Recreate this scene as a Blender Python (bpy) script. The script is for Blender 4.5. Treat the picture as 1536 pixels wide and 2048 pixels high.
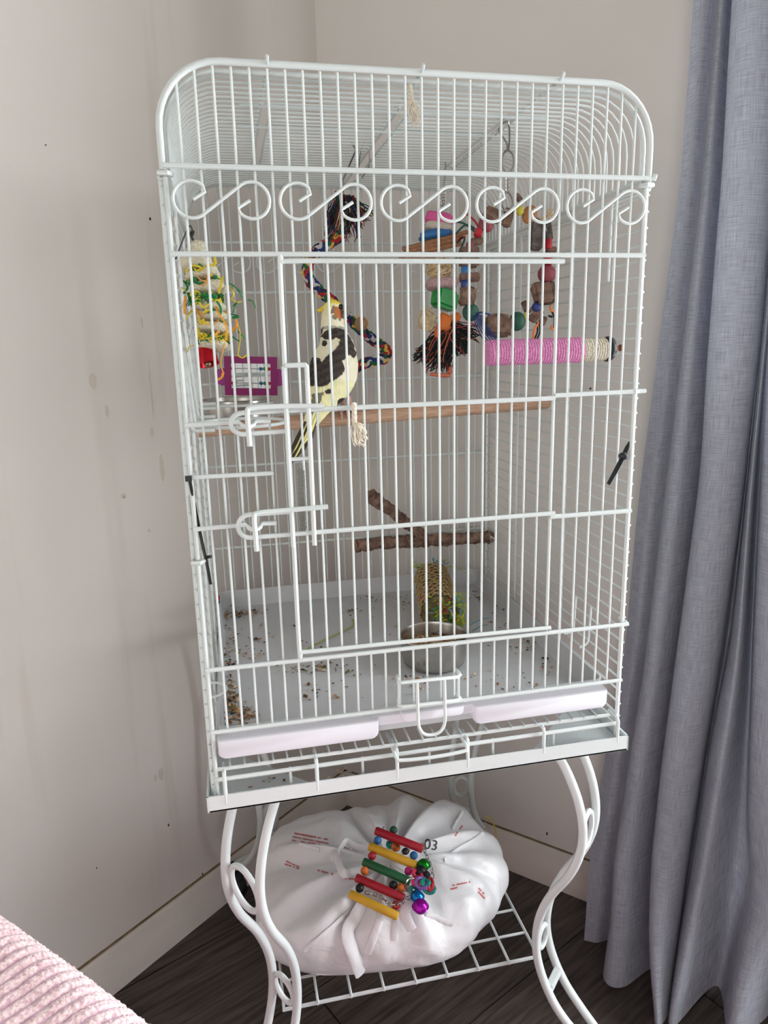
import bpy, bmesh, math, random
from mathutils import Vector, Matrix, noise
from mathutils.bvhtree import BVHTree
for o in list(bpy.data.objects): bpy.data.objects.remove(o)
SC = bpy.context.scene
COL = SC.collection
R = random.Random(7)
PI = math.pi

# ------------------------------------------------------------ camera, world, lights, exposure
CAMP = Vector((0.03852, -0.69306, 0.98256))
CM = Matrix(((0.97666542, -0.21357696, -0.02257321),      # rows: camera right, down, forward in the room
             (-0.06996742, -0.21704751, -0.97365032),
             (0.20304981, 0.95250998, -0.22692622)))
FPX = 1434.2
cam = bpy.data.cameras.new('camera'); camo = bpy.data.objects.new('camera', cam); COL.objects.link(camo)
cam.sensor_fit = 'VERTICAL'; cam.sensor_height = 36.0; cam.lens = FPX/2048*36.0
cam.clip_start = 0.02
mw = Matrix((CM[0], -CM[1], -CM[2])).transposed().to_4x4(); mw.translation = CAMP
camo.matrix_world = mw
SC.camera = camo
SC.view_settings.view_transform = 'Standard'; SC.view_settings.look = 'None'
SC.view_settings.gamma = 1; SC.view_settings.use_curve_mapping = False
SC.view_settings.exposure = 0.10

W = bpy.data.worlds.new('world'); SC.world = W; W.use_nodes = True
bg = W.node_tree.nodes['Background']; bg.inputs[0].default_value = (1.0, 0.97, 0.94, 1); bg.inputs[1].default_value = 1.0

CORNER = Vector((0.235, 0.704, 0))
aR = math.radians(-45.6); aL = math.radians(-138.7)
DR = Vector((math.cos(aR), math.sin(aR), 0)); DL = Vector((math.cos(aL), math.sin(aL), 0))
NR = Vector((math.sin(aR), -math.cos(aR), 0)); NL = Vector((-math.sin(aL), math.cos(aL), 0))
def wr(s, off, z): return CORNER + DR*s + NR*off + Vector((0, 0, z))
def wl(s, off, z): return CORNER + DL*s + NL*off + Vector((0, 0, z))

def area(name, loc, target, sx, sy, power, col):
    l = bpy.data.lights.new(name, 'AREA'); l.shape = 'RECTANGLE'; l.size = sx; l.size_y = sy; l.energy = power; l.color = col
    o = bpy.data.objects.new(name, l); COL.objects.link(o); o.location = loc
    d = Vector(target)-Vector(loc); o.rotation_euler = d.to_track_quat('-Z', 'Y').to_euler()
    return o
WS0, WS1, WZ0, WZ1 = 0.95, 2.1, 0.04, 1.75                  # the glazed patio door beside the curtain
VS0, VS1, VZ0, VZ1 = 0.5, 2.4, 0.15, 1.8                   # the window across the room, behind the photographer
wc = wr((WS0+WS1)/2, -0.10, (WZ0+WZ1)/2)
area('window_daylight', wc, wc+NR, WS1-WS0, WZ1-WZ0, 78, (0.90, 0.955, 1.0))
US0, UZ0 = 0.70, 0.88                                      # narrow side light of the door, behind the curtain
uc = wr((US0+WS0)/2, -0.10, (UZ0+WZ1)/2)
area('side_light_daylight', uc, uc+NR, WS0-US0, WZ1-UZ0, 4.6, (0.88, 0.945, 1.0))
RT = 3.0                                                   # room depth away from the right wall
vc = wr((VS0+VS1)/2, RT+0.10, (VZ0+VZ1)/2)
area('far_window_daylight', vc, vc-NR, VS1-VS0, VZ1-VZ0, 22, (1.0, 0.98, 0.955))

# ------------------------------------------------------------ helpers
def at(u, v, y):
    """room point seen at photograph pixel (u, v) that lies at depth y behind the cage front"""
    d = CM.transposed() @ Vector(((u-768)/FPX, (v-1024)/FPX, 1.0))
    return CAMP + d*((y-CAMP.y)/d.y)
def mpp(P): return ((Vector(P)-CAMP) @ CM[2])/FPX          # metres per photograph pixel at P
def lin(c):
    c = c/255.0
    return c/12.92 if c <= 0.04045 else ((c+0.055)/1.055)**2.4
MATS = {}
def mat(name, rgb, rough=0.6, metal=0.0, var=0.0, vscale=60.0, bump=0.0, bscale=200.0, spec=None, coord='Object', trans=0.0, sub=0.0, stretch=None, rgb2=None):
    if name in MATS: return MATS[name]
    m = bpy.data.materials.new(name); m.use_nodes = True; nt = m.node_tree; b = nt.nodes['Principled BSDF']
    c = (lin(rgb[0]), lin(rgb[1]), lin(rgb[2]), 1)
    b.inputs['Base Color'].default_value = c; b.inputs['Roughness'].default_value = rough; b.inputs['Metallic'].default_value = metal
    if spec is not None: b.inputs['Specular IOR Level'].default_value = spec
    if trans: b.inputs['Transmission Weight'].default_value = trans
    if var or bump or rgb2:
        tc = nt.nodes.new('ShaderNodeTexCoord'); mp = nt.nodes.new('ShaderNodeMapping')
        nt.links.new(tc.outputs[coord], mp.inputs[0])
        if stretch: mp.inputs['Scale'].default_value = stretch
    if var or rgb2:
        n = nt.nodes.new('ShaderNodeTexNoise'); n.inputs['Scale'].default_value = vscale; n.inputs['Detail'].default_value = 4
        nt.links.new(mp.outputs[0], n.inputs['Vector'])
        mx = nt.nodes.new('ShaderNodeMix'); mx.data_type = 'RGBA'
        c2 = (lin(rgb2[0]), lin(rgb2[1]), lin(rgb2[2]), 1) if rgb2 else tuple(max(0, x*(1-var)) for x in c[:3])+(1,)
        mx.inputs[6].default_value = c2; mx.inputs[7].default_value = c
        rp = nt.nodes.new('ShaderNodeMapRange'); rp.inputs[1].default_value = 0.35; rp.inputs[2].default_value = 0.65
        nt.links.new(n.outputs[0], rp.inputs[0]); nt.links.new(rp.outputs[0], mx.inputs[0]); nt.links.new(mx.outputs[2], b.inputs['Base Color'])
    if bump:
        n2 = nt.nodes.new('ShaderNodeTexNoise'); n2.inputs['Scale'].default_value = bscale; n2.inputs['Detail'].default_value = 3
        nt.links.new(mp.outputs[0], n2.inputs['Vector'])
        bp = nt.nodes.new('ShaderNodeBump'); bp.inputs['Strength'].default_value = bump; bp.inputs['Distance'].default_value = 0.002
        nt.links.new(n2.outputs[0], bp.inputs['Height']); nt.links.new(bp.outputs[0], b.inputs['Normal'])
    MATS[name] = m
    return m

POS = {}
class MB:
    """collects shapes (world coordinates) into one mesh"""
    def __init__(s): s.v = []; s.f = []; s.mi = []; s.cur = 0
    def add(s, v, f):
        n = len(s.v); s.v += [Vector(p) for p in v]; s.f += [tuple(i+n for i in q) for q in f]; s.mi += [s.cur]*len(f); return s
    def tube(s, pts, r, n=8, closed=False, flat=None, up=None):
        pts = [Vector(p) for p in pts]; k = len(pts); V = []; F = []
        T = []
        for i in range(k):
            a = pts[(i-1) % k] if (closed or i > 0) else pts[i]; b = pts[(i+1) % k] if (closed or i < k-1) else pts[i]
            T.append((b-a).normalized())
        ref = Vector(up) if up else (Vector((0, 0, 1)) if abs(T[0].z) < 0.9 else Vector((1, 0, 0)))
        U = (ref - T[0]*ref.dot(T[0])).normalized()
        for i in range(k):
            U = U - T[i]*U.dot(T[i])
            U = U.normalized() if U.length > 1e-6 else T[i].orthogonal().normalized()
            Bn = T[i].cross(U)
            rr = r[i] if isinstance(r, (list, tuple)) else r
            for j in range(n):
                a = 2*PI*j/n
                V.append(pts[i] + U*(math.cos(a)*rr*(flat or 1)) + Bn*(math.sin(a)*rr))
        for i in range(k if closed else k-1):
            for j in range(n):
                a, b = i*n+j, i*n+(j+1) % n; c, d = ((i+1) % k)*n+(j+1) % n, ((i+1) % k)*n+j
                F.append((a, b, c, d))
        if not closed:
            F.append(tuple(range(n-1, -1, -1))); F.append(tuple(range((k-1)*n, k*n)))
        return s.add(V, F)
    def box(s, c, sx, sy, sz, rot=None, bev=0.0):
        bm = bmesh.new(); bmesh.ops.create_cube(bm, size=1)
        bmesh.ops.scale(bm, vec=(sx, sy, sz), verts=bm.verts)
        if bev: bmesh.ops.bevel(bm, geom=list(bm.edges), offset=bev, segments=2, affect='EDGES')
        M = Matrix.Translation(Vector(c)) @ (rot.to_4x4() if rot else Matrix.Identity(4))
        bm.verts.index_update()
        s.add([M @ v.co for v in bm.verts], [tuple(v.index for v in f.verts) for f in bm.faces]); bm.free(); return s
    def ell(s, c, rx, ry, rz, rot=None, nu=14, nv=9, rough=0.0, seed=0, power=1.0):
        V = []; F = []; c = Vector(c)
        def sp(x): return math.copysign(abs(x)**power, x)
        for i in range(nv+1):
            th = PI*i/nv
            for j in range(nu):
                ph = 2*PI*j/nu
                p = Vector((rx*sp(math.sin(th))*sp(math.cos(ph)), ry*sp(math.sin(th))*sp(math.sin(ph)), rz*sp(math.cos(th))))
                if rough: p *= 1+rough*noise.noise(p*140+Vector((seed, seed*1.7, 0)))
                if rot: p = rot @ p
                V.append(c+p)
        for i in range(nv):
            for j in range(nu):
                F.append((i*nu+j, (i+1)*nu+j, (i+1)*nu+(j+1) % nu, i*nu+(j+1) % nu))
        return s.add(V, F)
    def lathe(s, c, prof, n=24, rot=None, close=False):
        V = []; F = []; c = Vector(c); k = len(prof)
        for r, z in prof:
            for j in range(n):
                a = 2*PI*j/n; p = Vector((r*math.cos(a), r*math.sin(a), z))
                V.append(c+(rot @ p if rot else p))
        for i in range(k-1):
            for j in range(n): F.append((i*n+j, i*n+(j+1) % n, (i+1)*n+(j+1) % n, (i+1)*n+j))
        if close: F.append(tuple(range(n-1, -1, -1))); F.append(tuple(range((k-1)*n, k*n)))
        return s.add(V, F)
    def jitter(s, amt, sc=80, seed=0):
        for i, p in enumerate(s.v):
            s.v[i] = p + Vector((noise.noise(p*sc+Vector((seed, 0, 0))), noise.noise(p*sc+Vector((0, seed+9, 0))), noise.noise(p*sc+Vector((5, 0, seed)))))*amt
        return s
    def mesh(s, name, mats, origin, smooth=True):
        me = bpy.data.meshes.new(name); o = Vector(origin)
        me.from_pydata([p-o for p in s.v], [], s.f)
        for m in (mats if isinstance(mats, (list, tuple)) else [mats]): me.materials.append(m)
        if any(s.mi): me.polygons.foreach_set('material_index', s.mi)
        if smooth: me.polygons.foreach_set('use_smooth', [True]*len(me.polygons))
        me.update(); return me
    def build(s, name, mats, parent=None, origin=None, smooth=True):
        if origin is None:
            if parent is not None: origin = POS[parent.name]
            elif s.v:
                xs = [p.x for p in s.v]; ys = [p.y for p in s.v]; zs = [p.z for p in s.v]
                origin = Vector(((min(xs)+max(xs))/2, (min(ys)+max(ys))/2, min(zs)))
        return link(name, s.mesh(name, mats, origin, smooth), parent, origin)
def link(name, data, parent, origin):
    o = bpy.data.objects.new(name, data); COL.objects.link(o); POS[o.name] = Vector(origin)
    if parent is not None: o.parent = parent; o.location = Vector(origin)-POS[parent.name]
    else: o.location = origin
    if data is not None and hasattr(data, 'polygons'):
        try: data.set_sharp_from_angle(angle=math.radians(42))
        except Exception: pass
    return o
def empty(name, loc, label, cat, group=None):
    o = link(name, None, None, Vector(loc)); o.empty_display_size = 0.02; return tag(o, label, cat, group)
def tag(o, label=None, cat=None, group=None, kind=None):
    if label: o['label'] = label
    if cat: o['category'] = cat
    if group: o['group'] = group
    if kind: o['kind'] = kind
    return o
def lab(o, t): o['label'] = t; return o
def catmull(pts, k=8, closed=False):
    P = [Vector(p) for p in pts]; n = len(P); out = []
    rng = n if closed else n-1
    for i in range(rng):
        p0 = P[(i-1) % n] if (closed or i > 0) else P[0]*2-P[1]; p1 = P[i]; p2 = P[(i+1) % n]
        p3 = P[(i+2) % n] if (closed or i < n-2) else P[-1]*2-P[-2]
        for j in range(k):
            t = j/k
            out.append(0.5*((2*p1)+(p2-p0)*t+(2*p0-5*p1+4*p2-p3)*t*t+(3*p1-p0-3*p2+p3)*t*t*t))
    if not closed: out.append(P[-1])
    return out
def rnd(a, b): return R.uniform(a, b)
def smooth01(a, b, x):
    t = max(0, min(1, (x-a)/(b-a))); return t*t*(3-2*t)

# ------------------------------------------------------------ room shell
def wall_mat(name, base, drips):
    m = bpy.data.materials.new(name); m.use_nodes = True; nt = m.node_tree; b = nt.nodes['Principled BSDF']; b.inputs['Roughness'].default_value = 0.75
    tc = nt.nodes.new('ShaderNodeTexCoord')
    def nz(scale, st, lo, hi):
        mp = nt.nodes.new('ShaderNodeMapping'); mp.inputs['Scale'].default_value = st
        nt.links.new(tc.outputs['Object'], mp.inputs[0])
        n = nt.nodes.new('ShaderNodeTexNoise'); n.inputs['Scale'].default_value = scale; n.inputs['Detail'].default_value = 3
        nt.links.new(mp.outputs[0], n.inputs['Vector'])
        r = nt.nodes.new('ShaderNodeMapRange'); r.inputs[1].default_value = lo; r.inputs[2].default_value = hi
        nt.links.new(n.outputs[0], r.inputs[0]); return r.outputs[0]
    def mix(a, bcol, fac):
        mx = nt.nodes.new('ShaderNodeMix'); mx.data_type = 'RGBA'
        if isinstance(a, tuple): mx.inputs[6].default_value = a
        else: nt.links.new(a, mx.inputs[6])
        mx.inputs[7].default_value = bcol; nt.links.new(fac, mx.inputs[0]); return mx.outputs[2]
    def scale(x, k):
        q = nt.nodes.new('ShaderNodeMath'); q.operation = 'MULTIPLY'; q.inputs[1].default_value = k; nt.links.new(x, q.inputs[0]); return q.outputs[0]
    c = tuple(lin(x) for x in base)+(1,)
    d = tuple(x*0.86 for x in c[:3])+(1,)
    out = mix(c, d, scale(nz(3.0, (1, 1, 1), 0.4, 0.7), 0.35))
    if drips: out = mix(out, (c[0]*0.72, c[1]*0.68, c[2]*0.58, 1), scale(nz(9.0, (3.0, 3.0, 0.16), 0.60, 0.78), 0.40))
    nt.links.new(out, b.inputs['Base Color'])
    n = nt.nodes.new('ShaderNodeTexNoise'); n.inputs['Scale'].default_value = 350; nt.links.new(tc.outputs['Object'], n.inputs['Vector'])
    bp = nt.nodes.new('ShaderNodeBump'); bp.inputs['Strength'].default_value = 0.06; bp.inputs['Distance'].default_value = 0.001
    nt.links.new(n.outputs[0], bp.inputs['Height']); nt.links.new(bp.outputs[0], b.inputs['Normal'])
    return m
M_wallL = wall_mat('wall_paint_stained', (222, 216, 209), True)
M_wallR = wall_mat('wall_paint', (219, 214, 208), False)
H = 2.35
def slab(mb, f, s0, s1, z0, z1, o0, o1):
    V = [f(s, o, z) for s in (s0, s1) for o in (o0, o1) for z in (z0, z1)]
    mb.add(V, [(0, 1, 3, 2), (4, 6, 7, 5), (0, 4, 5, 1), (2, 3, 7, 6), (0, 2, 6, 4), (1, 5, 7, 3)])
b = MB(); slab(b, wl, -0.1, 3.0, 0, H, -0.1, 0)
wall_left = tag(b.build('wall_left', M_wallL, smooth=False), kind='structure')
b = MB()
slab(b, wr, 0.0, US0, 0, H, -0.1, 0); slab(b, wr, US0, WS0, 0, UZ0, -0.1, 0); slab(b, wr, US0, WS0, WZ1, H, -0.1, 0); slab(b, wr, WS1, 3.2, 0, H, -0.1, 0); slab(b, wr, WS0, WS1, 0, WZ0, -0.1, 0); slab(b, wr, WS0, WS1, WZ1, H, -0.1, 0)
wall_right = tag(b.build('wall_right', M_wallR, smooth=False), kind='structure')
b = MB(); b.box((0.3, -1.2, H+0.05), 5.4, 5.4, 0.1); tag(b.build('ceiling', mat('ceiling_paint', (150, 148, 146), 0.8), smooth=False), kind='structure')
b = MB()
def wb(s, off, z): return wr(s, RT+off, z)
slab(b, wb, -0.4, VS0, 0, H, 0, 0.1); slab(b, wb, VS1, 3.3, 0, H, 0, 0.1); slab(b, wb, VS0, VS1, 0, VZ0, 0, 0.1); slab(b, wb, VS0, VS1, VZ1, H, 0, 0.1)
tag(b.build('wall_back', M_wallR, smooth=False), kind='structure')
b = MB(); slab(b, wr, 3.2, 3.3, 0, H, -0.1, RT); tag(b.build('wall_front', M_wallR, smooth=False), kind='structure')
M_trim = mat('window_trim', (235, 235, 233), 0.4)
b = MB()
for s0, s1, z0, z1 in ((US0, WS0, WZ1-.04, WZ1), (US0, WS0, UZ0, UZ0+.04), (WS0-.03, WS0+.05, WZ0, WZ1), (WS1-.05, WS1, WZ0, WZ1), (WS0, WS1, WZ0, WZ0+.05), (WS0, WS1, WZ1-.05, WZ1), ((WS0+WS1)/2-.025, (WS0+WS1)/2+.025, WZ0, WZ1)):
    slab(b, wr, s0, s1, z0, z1, -0.08, -0.03)
tag(b.build('window_1', M_trim, smooth=False), kind='structure')
M_base = mat('skirting_paint', (222, 214, 205), 0.5, var=0.12, vscale=9)
M_gap = mat('skirting_gap', (140, 118, 88), 0.9, var=0.4, vscale=60)
def baseboard(name, f, s1):
    b = MB(); hh = 0.076
    prof = [(0, 0), (0.014, 0), (0.014, hh-0.032), (0.011, hh-0.028), (0.011, hh-0.006), (0.006, hh), (0, hh)]
    V = [f(s, o, z) for s in (0.0, s1) for o, z in prof]; k = len(prof)
    b.add(V, [(i, (i+1) % k, (i+1) % k+k, i+k) for i in range(k)]+[tuple(range(k)), tuple(range(2*k-1, k-1, -1))])
    o = tag(b.build(name, M_base, smooth=False), kind='structure')
    g = MB(); n = 60
    for i in range(n):                                   # dirt-filled crack along its top
        s = 0.02+(s1-0.04)*i/n; w = 0.0012+0.0012*max(0, noise.noise(Vector((s*9, 0, 3))))
        slab(g, f, s, s+(s1-0.04)/n, hh-0.0005, hh+w, 0, 0.0035)
    g.build('crack', M_gap, o, smooth=False)
    return o
baseboard('baseboard_left', wl, 1.6); baseboard('baseboard_right', wr, 1.6)
# floor of laminate planks, each plank its own piece, running 26 degrees off the cage's width
def floor_mat():
    m = bpy.data.materials.new('laminate'); m.use_nodes = True; nt = m.node_tree; b = nt.nodes['Principled BSDF']
    tc = nt.nodes.new('ShaderNodeTexCoord'); mp = nt.nodes.new('ShaderNodeMapping'); oi = nt.nodes.new('ShaderNodeObjectInfo')
    mp.inputs['Scale'].default_value = (4, 60, 1)
    mp2 = nt.nodes.new('ShaderNodeVectorMath'); mp2.operation = 'ADD'
    cb = nt.nodes.new('ShaderNodeCombineXYZ'); mm = nt.nodes.new('ShaderNodeMath'); mm.operation = 'MULTIPLY'; mm.inputs[1].default_value = 37
    nt.links.new(oi.outputs['Random'], mm.inputs[0]); nt.links.new(mm.outputs[0], cb.inputs[0]); nt.links.new(mm.outputs[0], cb.inputs[1])
    nt.links.new(tc.outputs['Object'], mp.inputs[0]); nt.links.new(mp.outputs[0], mp2.inputs[0]); nt.links.new(cb.outputs[0], mp2.inputs[1])
    n = nt.nodes.new('ShaderNodeTexNoise'); n.inputs['Scale'].default_value = 2.2; n.inputs['Detail'].default_value = 6; n.inputs['Distortion'].default_value = 0.6
    nt.links.new(mp2.outputs[0], n.inputs['Vector'])
    r = nt.nodes.new('ShaderNodeValToRGB'); e = r.color_ramp.elements
    e[0].position = 0.3; e[0].color = (lin(44), lin(37), lin(34), 1); e[1].position = 0.72; e[1].color = (lin(96), lin(86), lin(80), 1)
    nt.links.new(n.outputs[0], r.inputs[0]); nt.links.new(r.outputs[0], b.inputs['Base Color']); b.inputs['Roughness'].default_value = 0.42
    bp = nt.nodes.new('ShaderNodeBump'); bp.inputs['Strength'].default_value = 0.15; bp.inputs['Distance'].default_value = 0.001
    nt.links.new(n.outputs[0], bp.inputs['Height']); nt.links.new(bp.outputs[0], b.inputs['Normal'])
    return m
M_floor = floor_mat()
b = MB(); b.box((0.3, -1.2, -0.03), 5.4, 5.4, 0.048); floor = tag(b.build('floor', mat('floor_joint', (24, 20, 18), 0.8), smooth=False, origin=(0, 0, 0)), kind='structure')
fa = math.radians(26); FX = Vector((math.cos(fa), math.sin(fa), 0)); FY = Vector((-math.sin(fa), math.cos(fa), 0))
pm = MB(); pm.box((0, 0, -0.0035), 1.198, 0.1925, 0.007, bev=0.0008); plank_me = pm.mesh('plank', M_floor, (0, 0, 0), False)
for i in range(-5, 6):
    for j in range(-1, 2):
        c = FX*(j*1.2+(0.37*i) % 1.2-0.4)+FY*(i*0.194+0.07)
        if (c-CORNER).dot(NL) < -0.55 or (c-CORNER).dot(NR) < -0.55: continue
        o = link('plank', plank_me, floor, c); o.rotation_euler.z = fa

# ------------------------------------------------------------ curtain
def fabric_mat():
    m = bpy.data.materials.new('curtain_linen'); m.use_nodes = True; nt = m.node_tree; b = nt.nodes['Principled BSDF']; b.inputs['Roughness'].default_value = 1.0
    b.inputs['Specular IOR Level'].default_value = 0.04
    uv = nt.nodes.new('ShaderNodeUVMap')
    def nz(st, sc):
        mp = nt.nodes.new('ShaderNodeMapping'); mp.inputs['Scale'].default_value = st; nt.links.new(uv.outputs[0], mp.inputs[0])
        n = nt.nodes.new('ShaderNodeTexNoise'); n.inputs['Scale'].default_value = sc; n.inputs['Detail'].default_value = 3; nt.links.new(mp.outputs[0], n.inputs['Vector']); return n.outputs[0]
    a = nz((12, 300, 1), 3.0); c = nz((300, 12, 1), 3.0)
    ad = nt.nodes.new('ShaderNodeMath'); nt.links.new(a, ad.inputs[0]); nt.links.new(c, ad.inputs[1])
    r = nt.nodes.new('ShaderNodeValToRGB'); e = r.color_ramp.elements
    e[0].position = 0.36; e[0].color = (lin(142), lin(144), lin(154), 1); e[1].position = 0.66; e[1].color = (lin(184), lin(186), lin(196), 1)
    hf = nt.nodes.new('ShaderNodeMath'); hf.operation = 'MULTIPLY'; hf.inputs[1].default_value = 0.5; nt.links.new(ad.outputs[0], hf.inputs[0])
    nt.links.new(hf.outputs[0], r.inputs[0]); nt.links.new(r.outputs[0], b.inputs['Base Color'])
    bp = nt.nodes.new('ShaderNodeBump'); bp.inputs['Strength'].default_value = 0.35; bp.inputs['Distance'].default_value = 0.001
    nt.links.new(hf.outputs[0], bp.inputs['Height']); nt.links.new(bp.outputs[0], b.inputs['Normal'])
    tr = nt.nodes.new('ShaderNodeBsdfTranslucent'); nt.links.new(r.outputs[0], tr.inputs[0])
    ms = nt.nodes.new('ShaderNodeMixShader'); ms.inputs[0].default_value = 0.22
    nt.links.new(b.outputs[0], ms.inputs[1]); nt.links.new(tr.outputs[0], ms.inputs[2]); nt.links.new(ms.outputs[0], nt.nodes['Material Output'].inputs[0])
    return m
# fold lines, left to right: distance from the wall high up and at the hem, then (height, position along the wall)
CURT = [
 (0.050, 0.115, [(1.393, 0.6331), (1.191, 0.6326), (0.967, 0.6174), (0.751, 0.603), (0.512, 0.5961), (0.332, 0.5752), (0.24, 0.5658), (0.16, 0.5672), (0.083, 0.5714), (0.005, 0.5727)]),
 (0.062, 0.110, [(1.385, 0.6497), (1.187, 0.6487), (0.967, 0.6365), (0.756, 0.6238), (0.521, 0.615), (0.345, 0.5979), (0.254, 0.5898), (0.17, 0.5868), (0.09, 0.5912), (0.01, 0.591)]),
 (0.050, 0.095, [(1.386, 0.6641), (1.187, 0.6628), (0.966, 0.6535), (0.755, 0.6422), (0.52, 0.6317), (0.346, 0.6182), (0.255, 0.612), (0.169, 0.6062), (0.097, 0.6119), (-0.002, 0.6102), (-0.06, 0.6063)]),
 (0.100, 0.165, [(1.368, 0.6706), (1.178, 0.6691), (0.967, 0.6602), (0.765, 0.6492), (0.541, 0.639), (0.374, 0.6259), (0.286, 0.6194), (0.204, 0.6139), (0.14, 0.6206), (0.057, 0.622), (0.009, 0.6198)]),
 (0.108, 0.165, [(1.363, 0.6794), (1.175, 0.6807), (0.967, 0.6754), (0.769, 0.6699), (0.548, 0.6595), (0.386, 0.6487), (0.299, 0.6435), (0.217, 0.6393), (0.152, 0.6455), (0.07, 0.6498), (0.027, 0.6526)]),
 (0.062, 0.110, [(1.377, 0.6855), (1.181, 0.6904), (0.966, 0.6897), (0.805, 0.6929), (0.535, 0.6799), (0.369, 0.6716), (0.199, 0.6666), (0.13, 0.6729), (0.044, 0.6804), (-0.084, 0.7012)]),
 (0.118, 0.200, [(1.357, 0.69), (1.171, 0.6944), (0.967, 0.6935), (0.814, 0.6964), (0.558, 0.6836), (0.399, 0.6755), (0.236, 0.6701), (0.176, 0.6772), (0.106, 0.6866), (0.007, 0.7093)]),
 (0.132, 0.200, [(1.346, 0.717), (1.165, 0.7217), (0.967, 0.7214), (0.818, 0.7216), (0.569, 0.7095), (0.415, 0.7011), (0.252, 0.6942), (0.189, 0.698), (0.116, 0.7041), (0.013, 0.7181)]),
 (0.100, 0.150, [(1.35, 0.7423), (1.167, 0.7477), (0.966, 0.7481), (0.873, 0.7458), (0.775, 0.7446), (0.562, 0.7333), (0.405, 0.7241), (0.24, 0.7162), (0.128, 0.7176), (-0.033, 0.7215)]),
 (0.035, 0.060, [(1.373, 0.7367), (1.179, 0.7425), (0.965, 0.743), (0.866, 0.7417), (0.762, 0.7409), (0.537, 0.7354), (0.371, 0.7224), (0.196, 0.7145), (0.066, 0.7092), (-0.13, 0.7049)]),
 (0.095, 0.150, [(1.351, 0.7448), (1.168, 0.7503), (0.966, 0.7509), (0.775, 0.7499), (0.672, 0.75), (0.564, 0.7488), (0.486, 0.7409), (0.406, 0.7345), (0.241, 0.7271), (0.09, 0.7188), (-0.037, 0.716)]),
 (0.125, 0.200, [(1.339, 0.753), (1.161, 0.7586), (0.966, 0.7579), (0.781, 0.7579), (0.682, 0.7601), (0.578, 0.7621), (0.505, 0.7605), (0.429, 0.7569), (0.268, 0.7484), (0.128, 0.7383), (0.019, 0.7302)]),
 (0.050, 0.090, [(1.365, 0.7502), (1.174, 0.7558), (0.965, 0.7546), (0.767, 0.7595), (0.551, 0.7686), (0.474, 0.7718), (0.395, 0.7735), (0.231, 0.7765), (0.075, 0.7774), (-0.064, 0.766)]),
 (0.115, 0.170, [(1.341, 0.7589), (1.162, 0.7638), (0.966, 0.7628), (0.78, 0.7702), (0.578, 0.78), (0.434, 0.7887), (0.281, 0.7985), (0.215, 0.8178), (0.142, 0.8086), (0.033, 0.8014)]),
]
def curtain():
    NZ, K = 110, 10
    def interp(L, z):
        if z >= L[0][0]: return L[0][1]
        for (za, sa), (zb, sb) in zip(L, L[1:]):
            if za >= z >= zb: return sa+(sb-sa)*(za-z)/(za-zb)
        return L[-1][1]
    def row(z):
        k = [(sum(interp(L, z+d) for d in (-.04, -.02, 0, .02, .04))/5, b0+(b1-b0)*smooth01(.30, 0, z)) for b0, b1, L in CURT]
        e = k[-1][0]
        return k+[(e+.035, .12), (e+.06, .05), (e+.09, .11), (e+.12, .05)]
    V = []; UV = []; nc = None
    for iz in range(NZ+1):
        q = iz/NZ; z = 2.336*(1-q)**1.25+0.012
        kn = row(z)
        pts = catmull([Vector((s, o, 0)) for s, o in kn], K); nc = len(pts)
        for j, p in enumerate(pts):
            w = noise.noise(Vector((p.x*18, z*7, 1)))*0.004*(1+2*smooth01(.5, 0, z))
            V.append(wr(p.x, p.y+w, z)); UV.append((j/nc*0.6, z))
    F = []
    for i in range(NZ):
        for j in range(nc-1): F.append((i*nc+j, i*nc+j+1, (i+1)*nc+j+1, (i+1)*nc+j))
    me = bpy.data.meshes.new('curtain'); org = wr(0.75, 0.09, 0)
    me.from_pydata([p-org for p in V], [], F); ul = me.uv_layers.new(name='UVMap')
    for lo in me.loops: ul.data[lo.index].uv = UV[lo.vertex_index]
    me.polygons.foreach_set('use_smooth', [True]*len(me.polygons)); me.materials.append(fabric_mat())
    o = bpy.data.objects.new('curtain', me); COL.objects.link(o); o.location = org; POS['curtain'] = org
    tag(o, 'grey linen weave curtain falling in long folds to the floor', 'curtain')
curtain()

# ------------------------------------------------------------ cage stand
M_white = mat('white_enamel', (218, 223, 222), 0.32, spec=0.5)
M_wire = mat('white_wire', (214, 220, 218), 0.25, spec=0.7)
M_black = mat('black_plastic', (16, 16, 17), 0.45)
X0, X1, Y0, Y1 = 0.0, 0.46, 0.0, 0.46
CX = 0.23
stand = empty('cage_stand', (CX, CX, 0), 'white tubular metal stand with curved legs and wire shelf under the birdcage', 'stand')
b = MB()                                                # lip of the sheet-metal top, open in the middle, corner plates
zl0, zl1 = 0.512, 0.530; e0, e1 = -0.011, 0.471; th = 0.0018
for (a, c) in (((e0, e0), (e1, e0)), ((e1, e0), (e1, e1)), ((e1, e1), (e0, e1)), ((e0, e1), (e0, e0))):
    A = Vector((a[0], a[1], 0)); C_ = Vector((c[0], c[1], 0)); d = (C_-A).normalized(); n = Vector((-d.y, d.x, 0))
    b.box((A+C_)/2+Vector((0, 0, (zl0+zl1)/2))+n*th/2, abs((C_-A).x) or th, abs((C_-A).y) or th, zl1-zl0)
    m_ = (A+C_)/2+n*0.011; L = (C_-A).length-0.004
    b.box((m_.x, m_.y, zl0+0.001), L if abs(d.x) > .5 else 0.022, L if abs(d.y) > .5 else 0.022, th)
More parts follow.
